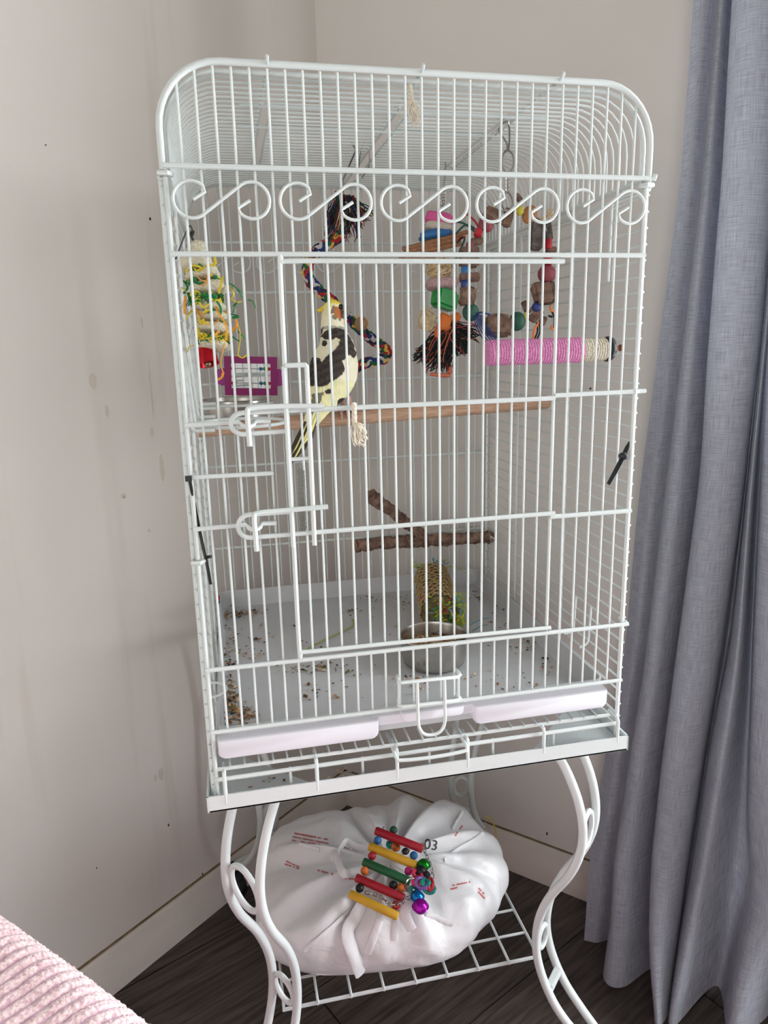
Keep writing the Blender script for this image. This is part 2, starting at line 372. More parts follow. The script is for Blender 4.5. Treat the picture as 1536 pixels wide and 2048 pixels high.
for sx, sy in ((0, 0), (1, 0), (1, 1), (0, 1)):
    cx = e1-0.003 if sx else e0+0.003; cy = e1-0.003 if sy else e0+0.003; ux = -1 if sx else 1; uy = -1 if sy else 1
    L = 0.12
    t = [(cx, cy), (cx+ux*L, cy), (cx+ux*L*0.86, cy+uy*0.022), (cx+ux*0.022, cy+uy*L*0.86), (cx, cy+uy*L)]
    V = [Vector((x, y, zl0+0.0025)) for x, y in t]+[Vector((x, y, zl0+0.0040)) for x, y in t]; k = len(t)
    b.add(V, [tuple(range(k-1, -1, -1)), tuple(range(k, 2*k))]+[(i, (i+1) % k, (i+1) % k+k, i+k) for i in range(k)])
b.build('base_plate', M_white, stand, smooth=False)
LEG = [(.250, .513), (.272, .487), (.288, .455), (.297, .425), (.300, .395), (.296, .365), (.284, .332), (.262, .292), (.248, .254), (.243, .220), (.245, .188), (.255, .155), (.273, .122), (.298, .095), (.322, .078), (.336, .068)]
SEP = [.0275, .0275, .027, .0265, .026, .0255, .025, .023, .021, .020, .020, .020, .020, .018, .012, .004]
M_caster = mat('black_rubber', (12, 12, 13), 0.5)
def legset(ux, uy):
    d = Vector((ux, uy, 0)).normalized(); p = Vector((-d.y, d.x, 0)); c0 = Vector((CX, CX, 0))
    pt = lambda i, s: c0+d*LEG[i][0]+p*(s*SEP[i])+Vector((0, 0, LEG[i][1]))
    b = MB()
    for s in (-1, 1): b.tube(catmull([pt(i, s) for i in range(len(LEG))], 5), 0.0056, 10)
    leg = b.build('leg', M_white, stand)
    for (rc, zc, hw, hh) in ((.297, .388, .0200, .026), (.2445, .203, .0145, .018)):
        b = MB(); ring = []
        for k in range(28):
            a = 2*PI*k/28; ring.append(c0+d*rc+Vector((0, 0, zc))+p*(math.cos(a)*hw)+(Vector((0, 0, 1))+d*0.05)*(math.sin(a)*hh)-Vector((0,0,1))*0.4*math.cos(a)*hw)
        b.tube(ring, 0.0036, 8, closed=True); b.build('ring', M_white, leg)
    b = MB(); b.box(c0+d*0.262+Vector((0, 0, .142)), 0.034, 0.009, 0.012, Matrix.Rotation(math.atan2(p.y, p.x), 3, 'Z'), 0.001); b.build('clip', M_white, leg)
    cs = c0+d*0.338; b = MB()
    rot = Matrix.Rotation(math.atan2(p.y, p.x), 3, 'Z') @ Matrix.Rotation(PI/2, 3, 'Y')
    b.lathe(cs+Vector((0, 0, 0.024)), [(0.004, -0.011), (0.020, -0.011), (0.024, -0.007), (0.024, 0.007), (0.020, 0.011), (0.004, 0.011)], 20, rot)
    b.ell(cs+Vector((0, 0, 0.040)), 0.017, 0.017, 0.016); b.tube([cs+Vector((0, 0, .045)), cs+Vector((0, 0, .072))], 0.005, 8)
    b.build('castor', M_caster, stand)
for ux, uy in ((-1, -1), (1, -1), (1, 1), (-1, 1)): legset(ux, uy)
SX0, SX1, SY0, SY1, SZ = 0.055, 0.399, 0.060, 0.404, 0.168
b = MB(); b.tube([(SX0, SY0, SZ), (SX1, SY0, SZ), (SX1, SY1, SZ), (SX0, SY1, SZ)], 0.0027, 8, closed=True); shelf = b.build('shelf_frame', M_white, stand)
for k in range(1, 8):
    x = SX0+(SX1-SX0)*k/8; b = MB(); b.tube([(x, SY0-0.005, SZ+.003), (x, SY1+0.005, SZ+.003)], 0.0019, 6); b.build('shelf_wire', M_white, shelf)
    y = SY0+(SY1-SY0)*k/8; b = MB(); b.tube([(SX0, y, SZ-.0005), (SX1, y, SZ-.0005)], 0.0019, 6); b.build('shelf_wire', M_white, shelf)

# ------------------------------------------------------------ birdcage
ZA, ZB, ZC, ZD, ZE, ZF, ZG = 1.1365, 1.0646, 0.928, 0.801, 0.6676, 0.599, 0.554
ZT = 1.2185; RC = 0.050; ZBOT = 0.5165
cage = empty('birdcage', (CX, CX, 0.5165), 'white wire birdcage with rounded top, scrolled band and closed wire door', 'birdcage')
rb, rr = 0.00125, 0.0023
def wire(name, pts, r, parent, n=8, closed=False, m=M_wire):
    b = MB(); b.tube(pts, r, n, closed); return b.build(name, m, parent)
def arch(y, x0, x1, ztop, rc, z0, k=9):
    P = [(x0, y, z0)]
    P += [(x0+rc-rc*math.cos(a*PI/2/k), y, ztop-rc+rc*math.sin(a*PI/2/k)) for a in range(k+1)]
    P += [(x1-rc+rc*math.sin(a*PI/2/k), y, ztop-rc+rc*math.cos(a*PI/2/k)) for a in range(k+1)]
    P += [(x1, y, z0)]; return P
# posts of the front, back and side panels
for (x, y) in ((0, 0), (.46, 0), (0, .46), (.46, .46)):
    wire('post', [(x, y, ZBOT), (x, y, ZA)], 0.0022, cage)
for (x, y) in ((-.0045, .006), (.4645, .006), (-.0045, .454), (.4645, .454)):
    wire('post', [(x, y, ZBOT), (x, y, 1.128)], 0.0022, cage)
for y in (-.001, .461):                                  # double arch of the roof
    wire('arch_frame', arch(y, -.0015, .4615, ZT+.0015, RC+.004, ZA-.003), 0.0030, cage, 10)
    wire('arch_frame', arch(y+(.006 if y < .2 else -.006), .002, .458, ZT-.004, RC, ZA-.003), 0.0022, cage, 8)
def ztop_at(x, rc=RC, zt=ZT-.002):
    d = min(x, .46-x)
    return zt if d >= rc else zt-rc+math.sqrt(max(0, rc*rc-(rc-d)**2))
def vbar(x, y, z0, z1, parent, name='bar', bow=0.0):
    k = 7; P = [(x+bow*math.sin(PI*i/(k-1)), y, z0+(z1-z0)*i/(k-1)) for i in range(k)]
    return wire(name, P if bow else [P[0], P[-1]], rb, parent, 7)
GX = [.46*i/30 for i in range(31)]
for i in range(1, 30):
    x = GX[i]
    z_lo = ZF
    if 7 <= i <= 23:                                     # bars above and below the door opening
        vbar(x, 0, ZB-.002, ztop_at(x), cage); vbar(x, 0, ZF, ZE, cage)
    elif i == 6:
        vbar(x, 0, ZB-.002, ztop_at(x), cage); vbar(x, 0, ZF, ZE, cage)
    else: vbar(x, 0, ZF, ztop_at(x), cage, bow=R.uniform(-.0008, .0008))
rb = .00108
for i in range(1, 30): vbar(GX[i], .46, ZBOT+.01, ztop_at(GX[i]), cage, bow=R.uniform(-.0006, .0006))
rb = .00125
def rail(x0, z0, x1, z1, y, r=rr, parent=cage): return wire('rail', [(x0, y, z0), (x1, y, z1)], r, parent)
fy = -0.0038
rail(-.001, ZA, .462, ZA, fy, .0024); rail(-.001, ZB, .461, ZB, fy, .0023); rail(-.001, ZE+.0005, .466, ZE, fy, .0024); rail(-.001, ZF, .462, ZF, fy, .0022)
rail(.367, ZC, .4705, ZC+.001, fy, .0023); rail(.366, ZD-.001, .4615, ZD-.001, fy, .0025)
def kink(z): return [(-.001, fy, z), (.048, fy, z+.001), (.0505, fy-.002, z-.002), (.056, fy-.0065, z-.004), (.0615, fy-.002, z-.002), (.064, fy, z+.001), (.0775, fy, z+.0005)]
wire('rail', kink(.914), .0023, cage); wire('rail', kink(.8145), .0023, cage)
rail(-.001, .865, .0775, .8645, fy, .0022)
for z in (ZA, ZB, .929, .800, .6655): rail(.0, z, .46, z, .4635, .0021)
for z in (1.128,): 
    for x in (-.0045, .4645): wire('rail', [(x, .002, z), (x, .458, z)], .0028, cage)
for x in (-.001, .461): wire('rail', [(x, -.001, ZA), (x, .461, ZA)], .0027, cage)
GAPS = ((.092, .101, .085, .315), (.2285, .2405, .080, .440), (.3480, .3590, .090, .310))   # open slots between the roof's lift-up sections
def cut(P, g0, g1):
    """split a hoop's path where it crosses a slot"""
    L = [p for p in P if p[0] <= g0 or p[2] < ZT-.006 and p[0] < .2]; L = [p for p in P if p[0] < g0]; Q = [p for p in P if p[0] > g1]
    y, z = P[0][1], ZT-.0022
    return L+[(g0, y, z)], [(g1, y, z)]+Q
for i in range(35):                                      # roof hoops
    y = .0105+i*.01330
    if y >= .452: continue
    parts = []; rest = arch(y, .0015, .4585, ZT-.0022, RC, ZA+.001, 7)
    for g0, g1, ya, yb in GAPS:
        if ya < y < yb: l_, rest = cut(rest, g0, g1); parts.append(l_)
    for q in parts+[rest]: wire('hoop', q, 0.00125, cage, 6)
for x in (0.0, .46):                                     # level wires of the two sides
    xo = -.0045 if x == 0 else .4645
    for i in range(39):
        z = .535+i*.01545
        if z < 1.125: wire('crosswire', [(xo, .001, z), (xo, .459, z)], 0.0013, cage, 6)
    xi = xo+(.003 if x == 0 else -.003)
    for y in (.155, .315): wire('side_post', [(xi, y, ZBOT), (xi, y, 1.128)], .0018, cage, 6)
for (x, y) in ((-.0045, .006), (.4645, .006)):           # bent ends that hook the panels together
    for z in (1.1305, .781 if x < 0 else .929):
        wire('hook', [(x, y+.004, z), (x, y-.010, z), (x+.006*(1 if x < 0 else -1), y-.0115, z), (x+.010*(1 if x < 0 else -1), y-.004, z)], .0024, cage)
wire('hook', [(.4645, .012, .6685), (.4645, -.004, .668)], .0026, cage)
wire('hook', [(.4665, -.001, ZA+.002), (.4690, -.003, ZA+.001)], .0032, cage)
# scrolls
def scroll_pts(xc, zc, y, w=.083, h=.0305, k=18):
    q = w/2; rad = h/2; cxl = xc-q+rad*1.02; cxr = xc+q-rad*1.02
    P = [(cxl+rad*.10, zc+.000), (cxl+rad*.80, zc+rad*.42)]
    P += [(cxl+rad*1.02*math.cos(a), zc+rad*math.sin(a)) for a in [math.radians(48+ (300-48)*i/k) for i in range(k+1)]]
    P += [(cxr+rad*1.02*math.cos(a), zc+rad*math.sin(a)) for a in [math.radians(120-(120+132)*i/k) for i in range(k+1)]]
    P += [(cxr-rad*.80, zc-rad*.42), (cxr-rad*.10, zc-.000)]
    return [Vector((x, y, z)) for x, z in P]
for i in range(5): wire('scroll', scroll_pts(.0465+i*.0921, 1.1095, fy-.001), .0015, cage, 8)
for i in range(5): wire('scroll', scroll_pts(.0465+i*.0921, 1.1085, .4640), .0012, cage, 6)
# flat straps and rods under the roof
for x in (.095, .232, .366):
    wire('rod', [(x-.003, -.012, ZT+.0045), (x-.003, -.008, ZT+.001), (x-.003, .452, ZT+.001)], .0015, cage)
for g0, g1, ya, yb in GAPS:
    for x in (g0, g1): wire('rod', [(x, ya-.004, ZT-.005), (x, yb+.004, ZT-.005)], .0014, cage)
for y in (.086, .155): wire('rod', [(.07, y, ZT-.006), (.39, y, ZT-.006)], .0017, cage)
# wire door with its latch
door = MB(); door.tube(catmull([(.373, fy, 1.0588), (.2, fy, 1.0588), (.103, fy, 1.0588), (.0965, fy, 1.0565), (.0942, fy, 1.050), (.0935, fy, .87), (.0932, fy, .686), (.0955, fy, .679), (.102, fy, .6765), (.2, fy, .6757), (.371, fy, .6735)], 6), .0023, 8)
door = door.build('door', M_wire, cage)
for i in range(7, 25):
    wire('bar', [(GX[i], 0, .675), (GX[i], 0, 1.059)], rb if i < 24 else .0019, door, 7)
def urail(z, zb, xr, zr, wrapped):
    zm = (z+zb)/2; h = (z-zb)/2; xa = .052
    arc = [(xa-.0115*math.sin(PI*i/12), fy-.001, zm+h*math.cos(PI*i/12)) for i in range(13)]
    if wrapped == 'low': return [(.093, fy-.001, z)]+arc+[(xr, fy-.001, zr)]
    return [(xr, fy-.001, zr)]+arc+[(.091, fy-.001, zb+.001)]
wire('rail', urail(.9235, .9035, .367, .9255, 'high'), .0024, door)
wire('rail', urail(.8255, .8025, .371, .804, 'low'), .0024, door)
for z1, z0, xe, ze in ((.9285, .893, .128, .9272), (.8285, .791, .128, .8292)):
    wire('bolt', catmull([(.0565, fy-.010, z0), (.0562, fy-.0095, (z0+z1)/2), (.0564, fy-.009, z1-.004), (.0605, fy-.008, z1-.0003), (.09, fy-.006, z1), (xe, fy-.006, ze)], 5), .0025, door)
wire('slide', [(.0925, fy-.003, .7905), (.0925, fy-.004, .965), (.0935, fy-.007, .966), (.1125, fy-.007, .966), (.1138, fy-.004, .965), (.1135, fy-.003, .7905)], .0024, door)
wire('slide', [(.0925, fy-.003, .8775), (.1135, fy-.003, .8775)], .0019, door)
M_steel = mat('bare_steel', (176, 174, 170), 0.28, 1.0)
sp = [(.1045+.0034*math.cos(a), fy+.004+.0034*math.sin(a), .866-a/(2*PI)*.00172) for a in [i*PI/5 for i in range(10*36)]]
b = MB(); b.tube([(.1045, fy, .877), (.103, fy+.003, .871), (.1045, fy+.004, .866)], .0006, 5); b.tube(sp, .00055, 5); b.tube([(.1045, fy+.004, .804), (.105, fy, .801)], .0006, 5)
lab(b.build('spring', M_steel, door), 'coiled steel spring')
# small lift door over the tray
lift = MB()
lift.tube([(.198, .004, .634), (.1965, fy-.002, .632), (.199, fy-.005, .6318), (.262, fy-.005, .6305), (.2655, fy-.002, .631), (.264, .004, .633)], .0020, 8)
lift.tube([(.198, .004, .606), (.1965, fy-.002, .604), (.199, fy-.005, .6038), (.262, fy-.005, .6028), (.2655, fy-.002, .603), (.264, .004, .605)], .0020, 8)
lift.tube(catmull([(.2165, fy-.004, .632), (.2165, fy-.006, .600), (.217, fy-.007, .580), (.222, fy-.008, .570), (.2315, fy-.008, .5672), (.241, fy-.008, .570), (.2465, fy-.007, .580), (.247, fy-.006, .600), (.247, fy-.004, .631)], 5), .0019, 8)
lift.build('tray_catch', M_wire, cage)
for x in (.197, .264): wire('bar', [(x, fy-.001, .603), (x, fy-.001, .633)], .0016, cage, 6)
# bottom grate
gr = MB(); gr.tube([(.0, .0, ZG), (.449, .0, ZG), (.449, .452, ZG), (.004, .452, ZG)], .0023, 8, closed=True); gr = gr.build('grate', M_wire, cage)
for i in range(1, 30):
    x = .449*i/30; wire('grate_wire', [(x, -.002, ZG+.002), (x, .454, ZG+.002)], .0013, gr, 6)
for y in (.15, .30): wire('grate_wire', [(.0, y, ZG-.001), (.449, y, ZG-.001)], .0018, gr, 6)
wire('rail', [(-.001, fy, .5445), (.457, fy, .5445)], .0024, cage)
wire('rail', [(.4585, fy, .5445), (.460, .002, .544), (.4605, .45, .544)], .0018, cage)
for x in (.0085, .1045, .1925, .2735, .3645, .457):
    wire('peg', [(x, .012, ZG-.001), (x, fy-.004, ZG-.001), (x, fy-.0055, ZG-.004), (x, fy-.0055, .5195 if x < .3 else .524)], .0021, cage)
for x in (.077, .1555, .231, .306, .380): wire('peg', [(x, fy+.002, .546), (x, fy+.002, .516)], .0016, cage, 6)
wire('grate_handle', catmull([(.1905, .03, ZG-.002), (.1895, -.006, ZG-.003), (.1905, -.016, .5475), (.196, -.018, .5455), (.23, -.019, .5445), (.264, -.018, .5455), (.270, -.016, .5475), (.2695, -.006, ZG-.003), (.2685, .03, ZG-.002)], 4), .0021, cage)
# slide-out tray
M_tray = mat('tray_plastic', (226, 224, 231), 0.38, spec=0.4)
def make_tray():
    x0, x1, y0, y1 = .005, .447, .009, .452; zt, zf = .5965, .570
    b = MB()
    # floor and walls as a thin dish
    def ringp(off, z): return [Vector((x0+off, y0+off, z)), Vector((x1-off, y0+off, z)), Vector((x1-off, y1-off, z)), Vector((x0+off, y1-off, z))]
    def rrect(off, z, rad=.012, k=5):
        P = []
        for cx, cy, a0 in ((x1-rad, y0+rad, -PI/2), (x1-rad, y1-rad, 0), (x0+rad, y1-rad, PI/2), (x0+rad, y0+rad, PI)):
            for i in range(k+1):
                a = a0+PI/2*i/k; P.append(Vector((cx+(rad-off)*math.cos(a), cy+(rad-off)*math.sin(a), z)))
        return P
    rings = [rrect(.007, zf), rrect(.004, zf+.003), rrect(.002, zt-.001), rrect(.0008, zt), rrect(-.001, zt-.001)]
    n = len(rings[0]); V = [p for r in rings for p in r]; F = [tuple(range(n))]
    for i in range(len(rings)-1):
        for j in range(n): F.append((i*n+j, i*n+(j+1) % n, (i+1)*n+(j+1) % n, (i+1)*n+j))
    # outer skin: sides and back
    low = rrect(.004, zf-.004); V += low; m = len(rings)*n
    for j in range(n): F.append(((len(rings)-1)*n+j, (len(rings)-1)*n+(j+1) % n, m+(j+1) % n, m+j))
    F.append(tuple(range(m+n-1, m-1, -1)))
    # the front: recessed grip in the middle is modelled by moving the outer skin inwards there
    b.add(V, F)
    return b.build('tray', mat('tray_plastic_shaded', (204, 205, 207), 0.45, spec=0.35, var=.08, vscale=14), cage)  # same plastic as the tray fronts, greyed: the dish's shade is put into its colour
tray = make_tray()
def rblock(xa, xb, za, zb, ya, yb, rad, name):           # deep moulded front with round lower corners
    k = 6; O = [(xa, zb), ]
    O += [(xa+rad-rad*math.cos(t*PI/2/k), za+rad-rad*math.sin(t*PI/2/k)) for t in range(k+1)]
    O += [(xb-rad+rad*math.sin(t*PI/2/k), za+rad-rad*math.cos(t*PI/2/k)) for t in range(k+1)]
    O += [(xb, zb)]; n = len(O); cx, cz = (xa+xb)/2, (za+zb)/2; b = MB(); V = []
    for y, ins in ((yb, 0), (ya+.004, 0), (ya+.001, .0012), (ya, .0035)):
        V += [Vector((x+(ins if x < cx else -ins), y, z+(ins if z < cz else -ins*.5))) for x, z in O]
    F = [(r*n+j, r*n+(j+1) % n, (r+1)*n+(j+1) % n, (r+1)*n+j) for r in range(3) for j in range(n)]+[tuple(range(3*n, 4*n)), tuple(range(n-1, -1, -1))]
    b.add(V, F); return b.build(name, M_tray, tray)
rblock(.0040, .1745, .5665, .5885, -.005, .013, .0075, 'tray_front'); rblock(.283, .4450, .5665, .5890, -.005, .013, .0075, 'tray_front')
rblock(.168, .290, .5765, .5895, .003, .013, .004, 'tray_grip'); rblock(.200, .272, .5800, .5925, -.0035, .010, .006, 'tray_grip')
# feeder rings and sliding feeder-door wires on the left side
for (yc, zc, rad) in ((.135, .9005, .051), (.335, .908, .049)):
    c = Vector((.052, yc, zc))
    wire('feeder_ring', [c+Vector((rad*math.cos(a), rad*math.sin(a)*.98, 0)) for a in [2*PI*i/36 for i in range(36)]], .0020, cage, 8, True)
    wire('feeder_frame', [(-.002, yc-.045, zc+.10), (.004, yc-.045, zc+.008), (.006, yc-.045, zc+.004), (.024, yc-.045, zc+.004)], .0021, cage)
    wire('feeder_frame', [(-.002, yc-.045, zc+.08), (.001, yc-.045, zc+.000), (.004, yc-.045, zc-.002), (.024, yc-.045, zc-.002)], .0021, cage)
    wire('feeder_frame', [(-.002, yc+.045, zc+.10), (.004, yc+.045, zc+.008), (.006, yc+.045, zc+.004), (.024, yc+.045, zc+.004)], .0021, cage)
wire('feeder_ring', [(-.004+.020*math.sin(PI*i/12), .055-.018*math.cos(PI*i/12), .618) for i in range(13)], .0014, cage, 6)
wire('feeder_frame', catmull([(.4625, .075, .66), (.4612, .075, .625), (.459, .075, .612), (.449, .075, .607)], 4), .0017, cage, 6)
wire('feeder_frame', catmull([(.4625, .115, .66), (.4612, .115, .625), (.459, .115, .612), (.447, .115, .610)], 4), .0017, cage, 6)
for y in (.030, .040): wire('feeder_frame', [(.4630, y+.03, 1.128), (.4625, y+.03, 1.045)], .0017, cage, 6)
#@@PART2
# ------------------------------------------------------------ colours shared by the toys
def C_(name, rgb, rough=0.6, **k): return mat('toy_'+name, rgb, rough, **k)
M_bark = C_('bark', (140, 110, 94), 0.9, rgb2=(92, 70, 60), vscale=120, bump=0.6, bscale=260)
M_bark2 = C_('bark_grey', (112, 102, 96), 0.9, rgb2=(74, 66, 62), vscale=140, bump=0.6, bscale=260)
M_cut = C_('cut_wood', (172, 134, 96), 0.8, var=0.3, vscale=90)
M_red = C_('red', (186, 30, 48), 0.45, var=0.15); M_maroon = C_('maroon', (142, 62, 72), 0.55, var=0.2)
M_green = C_('green', (34, 86, 68), 0.55, var=0.25); M_blue = C_('blue', (38, 60, 122), 0.5, var=0.2); M_lblue = C_('light_blue', (44, 110, 170), 0.5, var=0.2)
M_yel = C_('yellow', (206, 190, 66), 0.5, var=0.15); M_orange = C_('orange', (226, 120, 48), 0.6, var=0.2)
M_navy = C_('navy_string', (26, 42, 100), 0.8); M_bgreen = C_('bright_green', (24, 150, 62), 0.35, var=0.2, vscale=90)
M_black2 = C_('black_string', (24, 24, 26), 0.8); M_ostring = C_('orange_string', (240, 128, 60), 0.8)
M_ltan = C_('vine', (220, 194, 154), 0.8, var=0.3, vscale=150); M_pink = C_('pink', (214, 92, 150), 0.75, var=0.15)
M_loofah = C_('loofah', (232, 224, 198), 0.9, var=0.22, vscale=320, bump=1.0, bscale=500)
M_cotton = C_('cotton', (232, 222, 204), 0.9, var=0.12, vscale=200)
def side(v):  # rotation that turns +Z into direction v
    return Vector(v).to_track_quat('Z', 'Y').to_matrix()
def fray(mb, roots, tips, r=.0006, n=4, sway=.004, k=5):
    for a, c in zip(roots, tips):
        a = Vector(a); c = Vector(c); P = []
        s1 = Vector((rnd(-1, 1), rnd(-1, 1), rnd(-1, 1)))*sway
        for i in range(k+1):
            t = i/k; P.append(a.lerp(c, t)+s1*math.sin(PI*t)+Vector((rnd(-1, 1), rnd(-1, 1), rnd(-1, 1)))*sway*.25*t)
        mb.tube(P, [r*(1-.3*i/k) for i in range(k+1)], n)
VR = CM[0]; VU = -CM[1]; VF = CM[2]

# ------------------------------------------------------------ perches
M_dowel = mat('dowel_wood', (190, 156, 130), 0.7, rgb2=(166, 130, 104), vscale=10, stretch=(6, 60, 60), bump=0.15)
pa, pb = Vector((.002, .203, .8870)), Vector((.4575, .203, .9035))
b = MB(); b.tube([pa, pa.lerp(pb, .3), pa.lerp(pb, .7), pb-Vector((.003, 0, 0)), pb], [.0088, .0090, .0088, .0088, .0074], 18)
tag(b.build('dowel_perch', M_dowel), 'smooth pale wooden dowel perch spanning the cage under the cockatiel', 'perch')
# rope-wrapped pedicure perch on the right side
p0, p1 = at(974, 706, .050), at(1218, 698, .050); ax = (p1-p0).normalized()
root = empty('rope_perch', (p0+p1)/2, 'pink and cream rope wrapped perch fixed to the right side wires', 'perch')
L = (p1-p0).length; U = ax.cross(Vector((0, 1, 0))).normalized(); V_ = ax.cross(U)
def wrap(name, a, c, m, rad=.0118):
    b = MB(); core = []
    b.tube([p0+ax*a, p0+ax*c], rad*.9, 20)
    turns = int((c-a)/.0029); P = []
    N = turns*16
    for i in range(N+1):
        an = 2*PI*i/16; t = a+(c-a)*i/N
        end = min(1, (t-a+.0035)/.006) if a < .01 else 1
        rr_ = rad*(.80+.20*math.sin(PI/2*end))
        P.append(p0+ax*t+U*rr_*math.cos(an)+V_*rr_*math.sin(an))
    b.tube(P, .0021, 6); return b.build(name, m, root)
lab(wrap('cord_winding', .0, L*.760, mat('pink_sisal', (228, 150, 192), 0.8, rgb2=(206, 118, 170), vscale=420, bump=.8, bscale=900)), 'pink sisal cord winding')
lab(wrap('cord_winding', L*.760, L*.965, mat('cream_sisal', (226, 216, 198), 0.85, rgb2=(186, 174, 152), vscale=420, bump=.8, bscale=900), .0108), 'cream sisal cord winding')
b = MB(); b.lathe(p0+ax*L*.965, [(.003, 0), (.0128, 0), (.0138, .002), (.0138, .005), (.0125, .007), (.003, .007)], 24, side(ax)); lab(b.build('end_cap', M_black, root), 'black end cap')
b = MB(); b.lathe(p0+ax*(L*.965+.007), [(.0028, 0), (.0115, 0), (.0115, .0015), (.0028, .0015)], 20, side(ax)); b.build('washer', M_steel, root)
b = MB(); b.tube([p0+ax*(L*.965+.008), Vector((.4735, .050, p1.z+.001))], .0022, 8); b.box((.4705, .050, p1.z+.001), .004, .007, .007, bev=.001); b.build('bolt', mat('copper', (150, 96, 72), .4, .8), root)
# forked branch near the back
def knot(p, a, amt, sc, seed): return p+Vector((noise.noise(p*sc+Vector((seed, 0, 0))), noise.noise(p*sc+Vector((0, seed, 0))), noise.noise(p*sc+Vector((0, 0, seed)))))*amt
def branch(mb, pts, rads, seed, n=20, amt=.0030):
    P = catmull(pts, 16); K = len(P); RR = []
    for i in range(K):
        t = i/(K-1)*(len(rads)-1); j = min(int(t), len(rads)-2); RR.append(rads[j]*(1-t+j)+rads[j+1]*(t-j))
    m2 = MB(); m2.tube(P, [r*(1+.10*noise.noise(p*90+Vector((seed, 0, 0)))) for r, p in zip(RR, P)], n)
    m2.jitter(amt, 150, seed); m2.jitter(.0012, 420, seed+3); mb.add(m2.v, m2.f)
br = empty('branch_perch', at(845, 1080, .41), 'rough brown forked branch perch set low near the back wires', 'perch')
b = MB(); A, Bq, Cq = at(712, 1091, .40), at(845, 1081, .41), at(984, 1074, .440)
branch(b, [A, A.lerp(Bq, .5)+Vector((0, 0, .001)), Bq, Bq.lerp(Cq, .5), Cq], [.0100, .0098, .0108, .0100, .0092], 3)
D_, E_, F_ = at(845, 1071, .405), at(790, 1030, .385), at(742, 992, .36)
branch(b, [D_, E_+Vector((0, 0, .002)), F_], [.0082, .0085, .0110], 8)
b.ell(D_+Vector((0, 0, -.002)), .012, .010, .010, rough=.3)
M_branch = mat('branch_bark', (148, 118, 102), 0.9, rgb2=(90, 68, 58), vscale=85, bump=1.0, bscale=240)
b.build('bark', M_branch, br)
b = MB(); b.lathe(A-(Bq-A).normalized()*.0004, [(0.0001, 0), (.0088, 0), (.0092, .001)], 14, side(A-Bq)); lab(b.build('cut_end', M_cut, br), 'pale sawn end')
b = MB(); fd = (F_-E_).normalized(); b.lathe(F_+fd*.002, [(.0001, 0), (.0088, 0), (.0095, -.002)], 14, side(fd)); b.build('cut_end', M_bark, br)
b = MB(); b.tube([Cq-Vector((.004, 0, 0)), Vector((.470, Cq.y, Cq.z))], .003, 8); b.lathe(Vector((.462, Cq.y, Cq.z)), [(.003, 0), (.012, 0), (.012, .002), (.003, .002)], 18, side((1, 0, 0))); b.build('bolt', M_steel, br)

# ------------------------------------------------------------ bowls, mirror
M_bowl = mat('bowl_steel', (200, 196, 190), 0.27, 1.0, var=.25, vscale=40)
def bowl(name, c, r, h, label):
    root = empty(name, c, label, 'bowl'); b = MB(); c = Vector(c)
    b.lathe(c, [(.001, .0005), (r*.80, .0005), (r*.92, h*.10), (r*.98, h*.35), (r, h*.96), (r*1.03, h*.985), (r*1.02, h), (r*.985, h*.99), (r*.965, h*.9), (r*.95, h*.35), (r*.88, h*.12), (r*.7, h*.07), (.001, h*.07)], 48)
    b.build('dish', M_bowl, root); return root
SEEDM = [mat('seed_tan', (196, 158, 108), .7, var=.3), mat('seed_brown', (120, 84, 52), .7, var=.3), mat('seed_dark', (44, 36, 30), .7), mat('seed_green', (104, 108, 52), .7), mat('seed_pale', (214, 186, 156), .7), mat('seed_rust', (156, 92, 42), .7)]
def seeds(mb, spots, weights, big=1.0):
    for (x, y, z) in spots:
        mb.cur = R.choices(range(6), weights)[0]
        L = rnd(.0010, .0026)*big*R.choice((1, 1, 1, 1.5)); w = L*rnd(.35, .75); a = rnd(0, PI)
        rot = Matrix.Rotation(a, 3, 'Z') @ Matrix.Rotation(rnd(-.3, .3), 3, 'Y')
        P = [rot @ Vector(q) for q in ((L, 0, 0), (0, w, 0), (-L, 0, 0), (0, -w, 0), (0, 0, w*.8), (0, 0, -w*.5))]
        o = Vector((x, y, z+w*.5)); mb.add([o+p for p in P], [(0, 1, 4), (1, 2, 4), (2, 3, 4), (3, 0, 4), (1, 0, 5), (2, 1, 5), (3, 2, 5), (0, 3, 5)])
fb = Vector((.2830, .158, .5703)); FR, FH = .0440, .0400
food = bowl('food_bowl', fb, FR, FH, 'shiny steel food bowl half full of seed standing on the tray')
b = MB(); b.lathe(fb, [(.001, .023), (FR*.93, .022)], 32)
for i in range(700):
    a = rnd(0, 2*PI); q = FR*.93*math.sqrt(rnd(0, 1)); P = fb+Vector((q*math.cos(a), q*math.sin(a), .0225+.002*noise.noise(Vector((q*90, a, 0)))))
    seeds(b, [tuple(P)], (7, 5, 1, 2, 4, 2), .95)
tag(b.build('seed_fill', SEEDM, food, smooth=False), kind='stuff')
wb_ = bowl('water_bowl', (.052, .335, .8805), .0465, .034, 'steel bowl sitting in the ring holder below the magenta mirror')
b = MB(); b.lathe(Vector((.052, .335, .8805)), [(.0005, .024), (.0440, .024)], 32); b.build('water', mat('water', (120, 116, 108), .05, spec=.6), wb_)

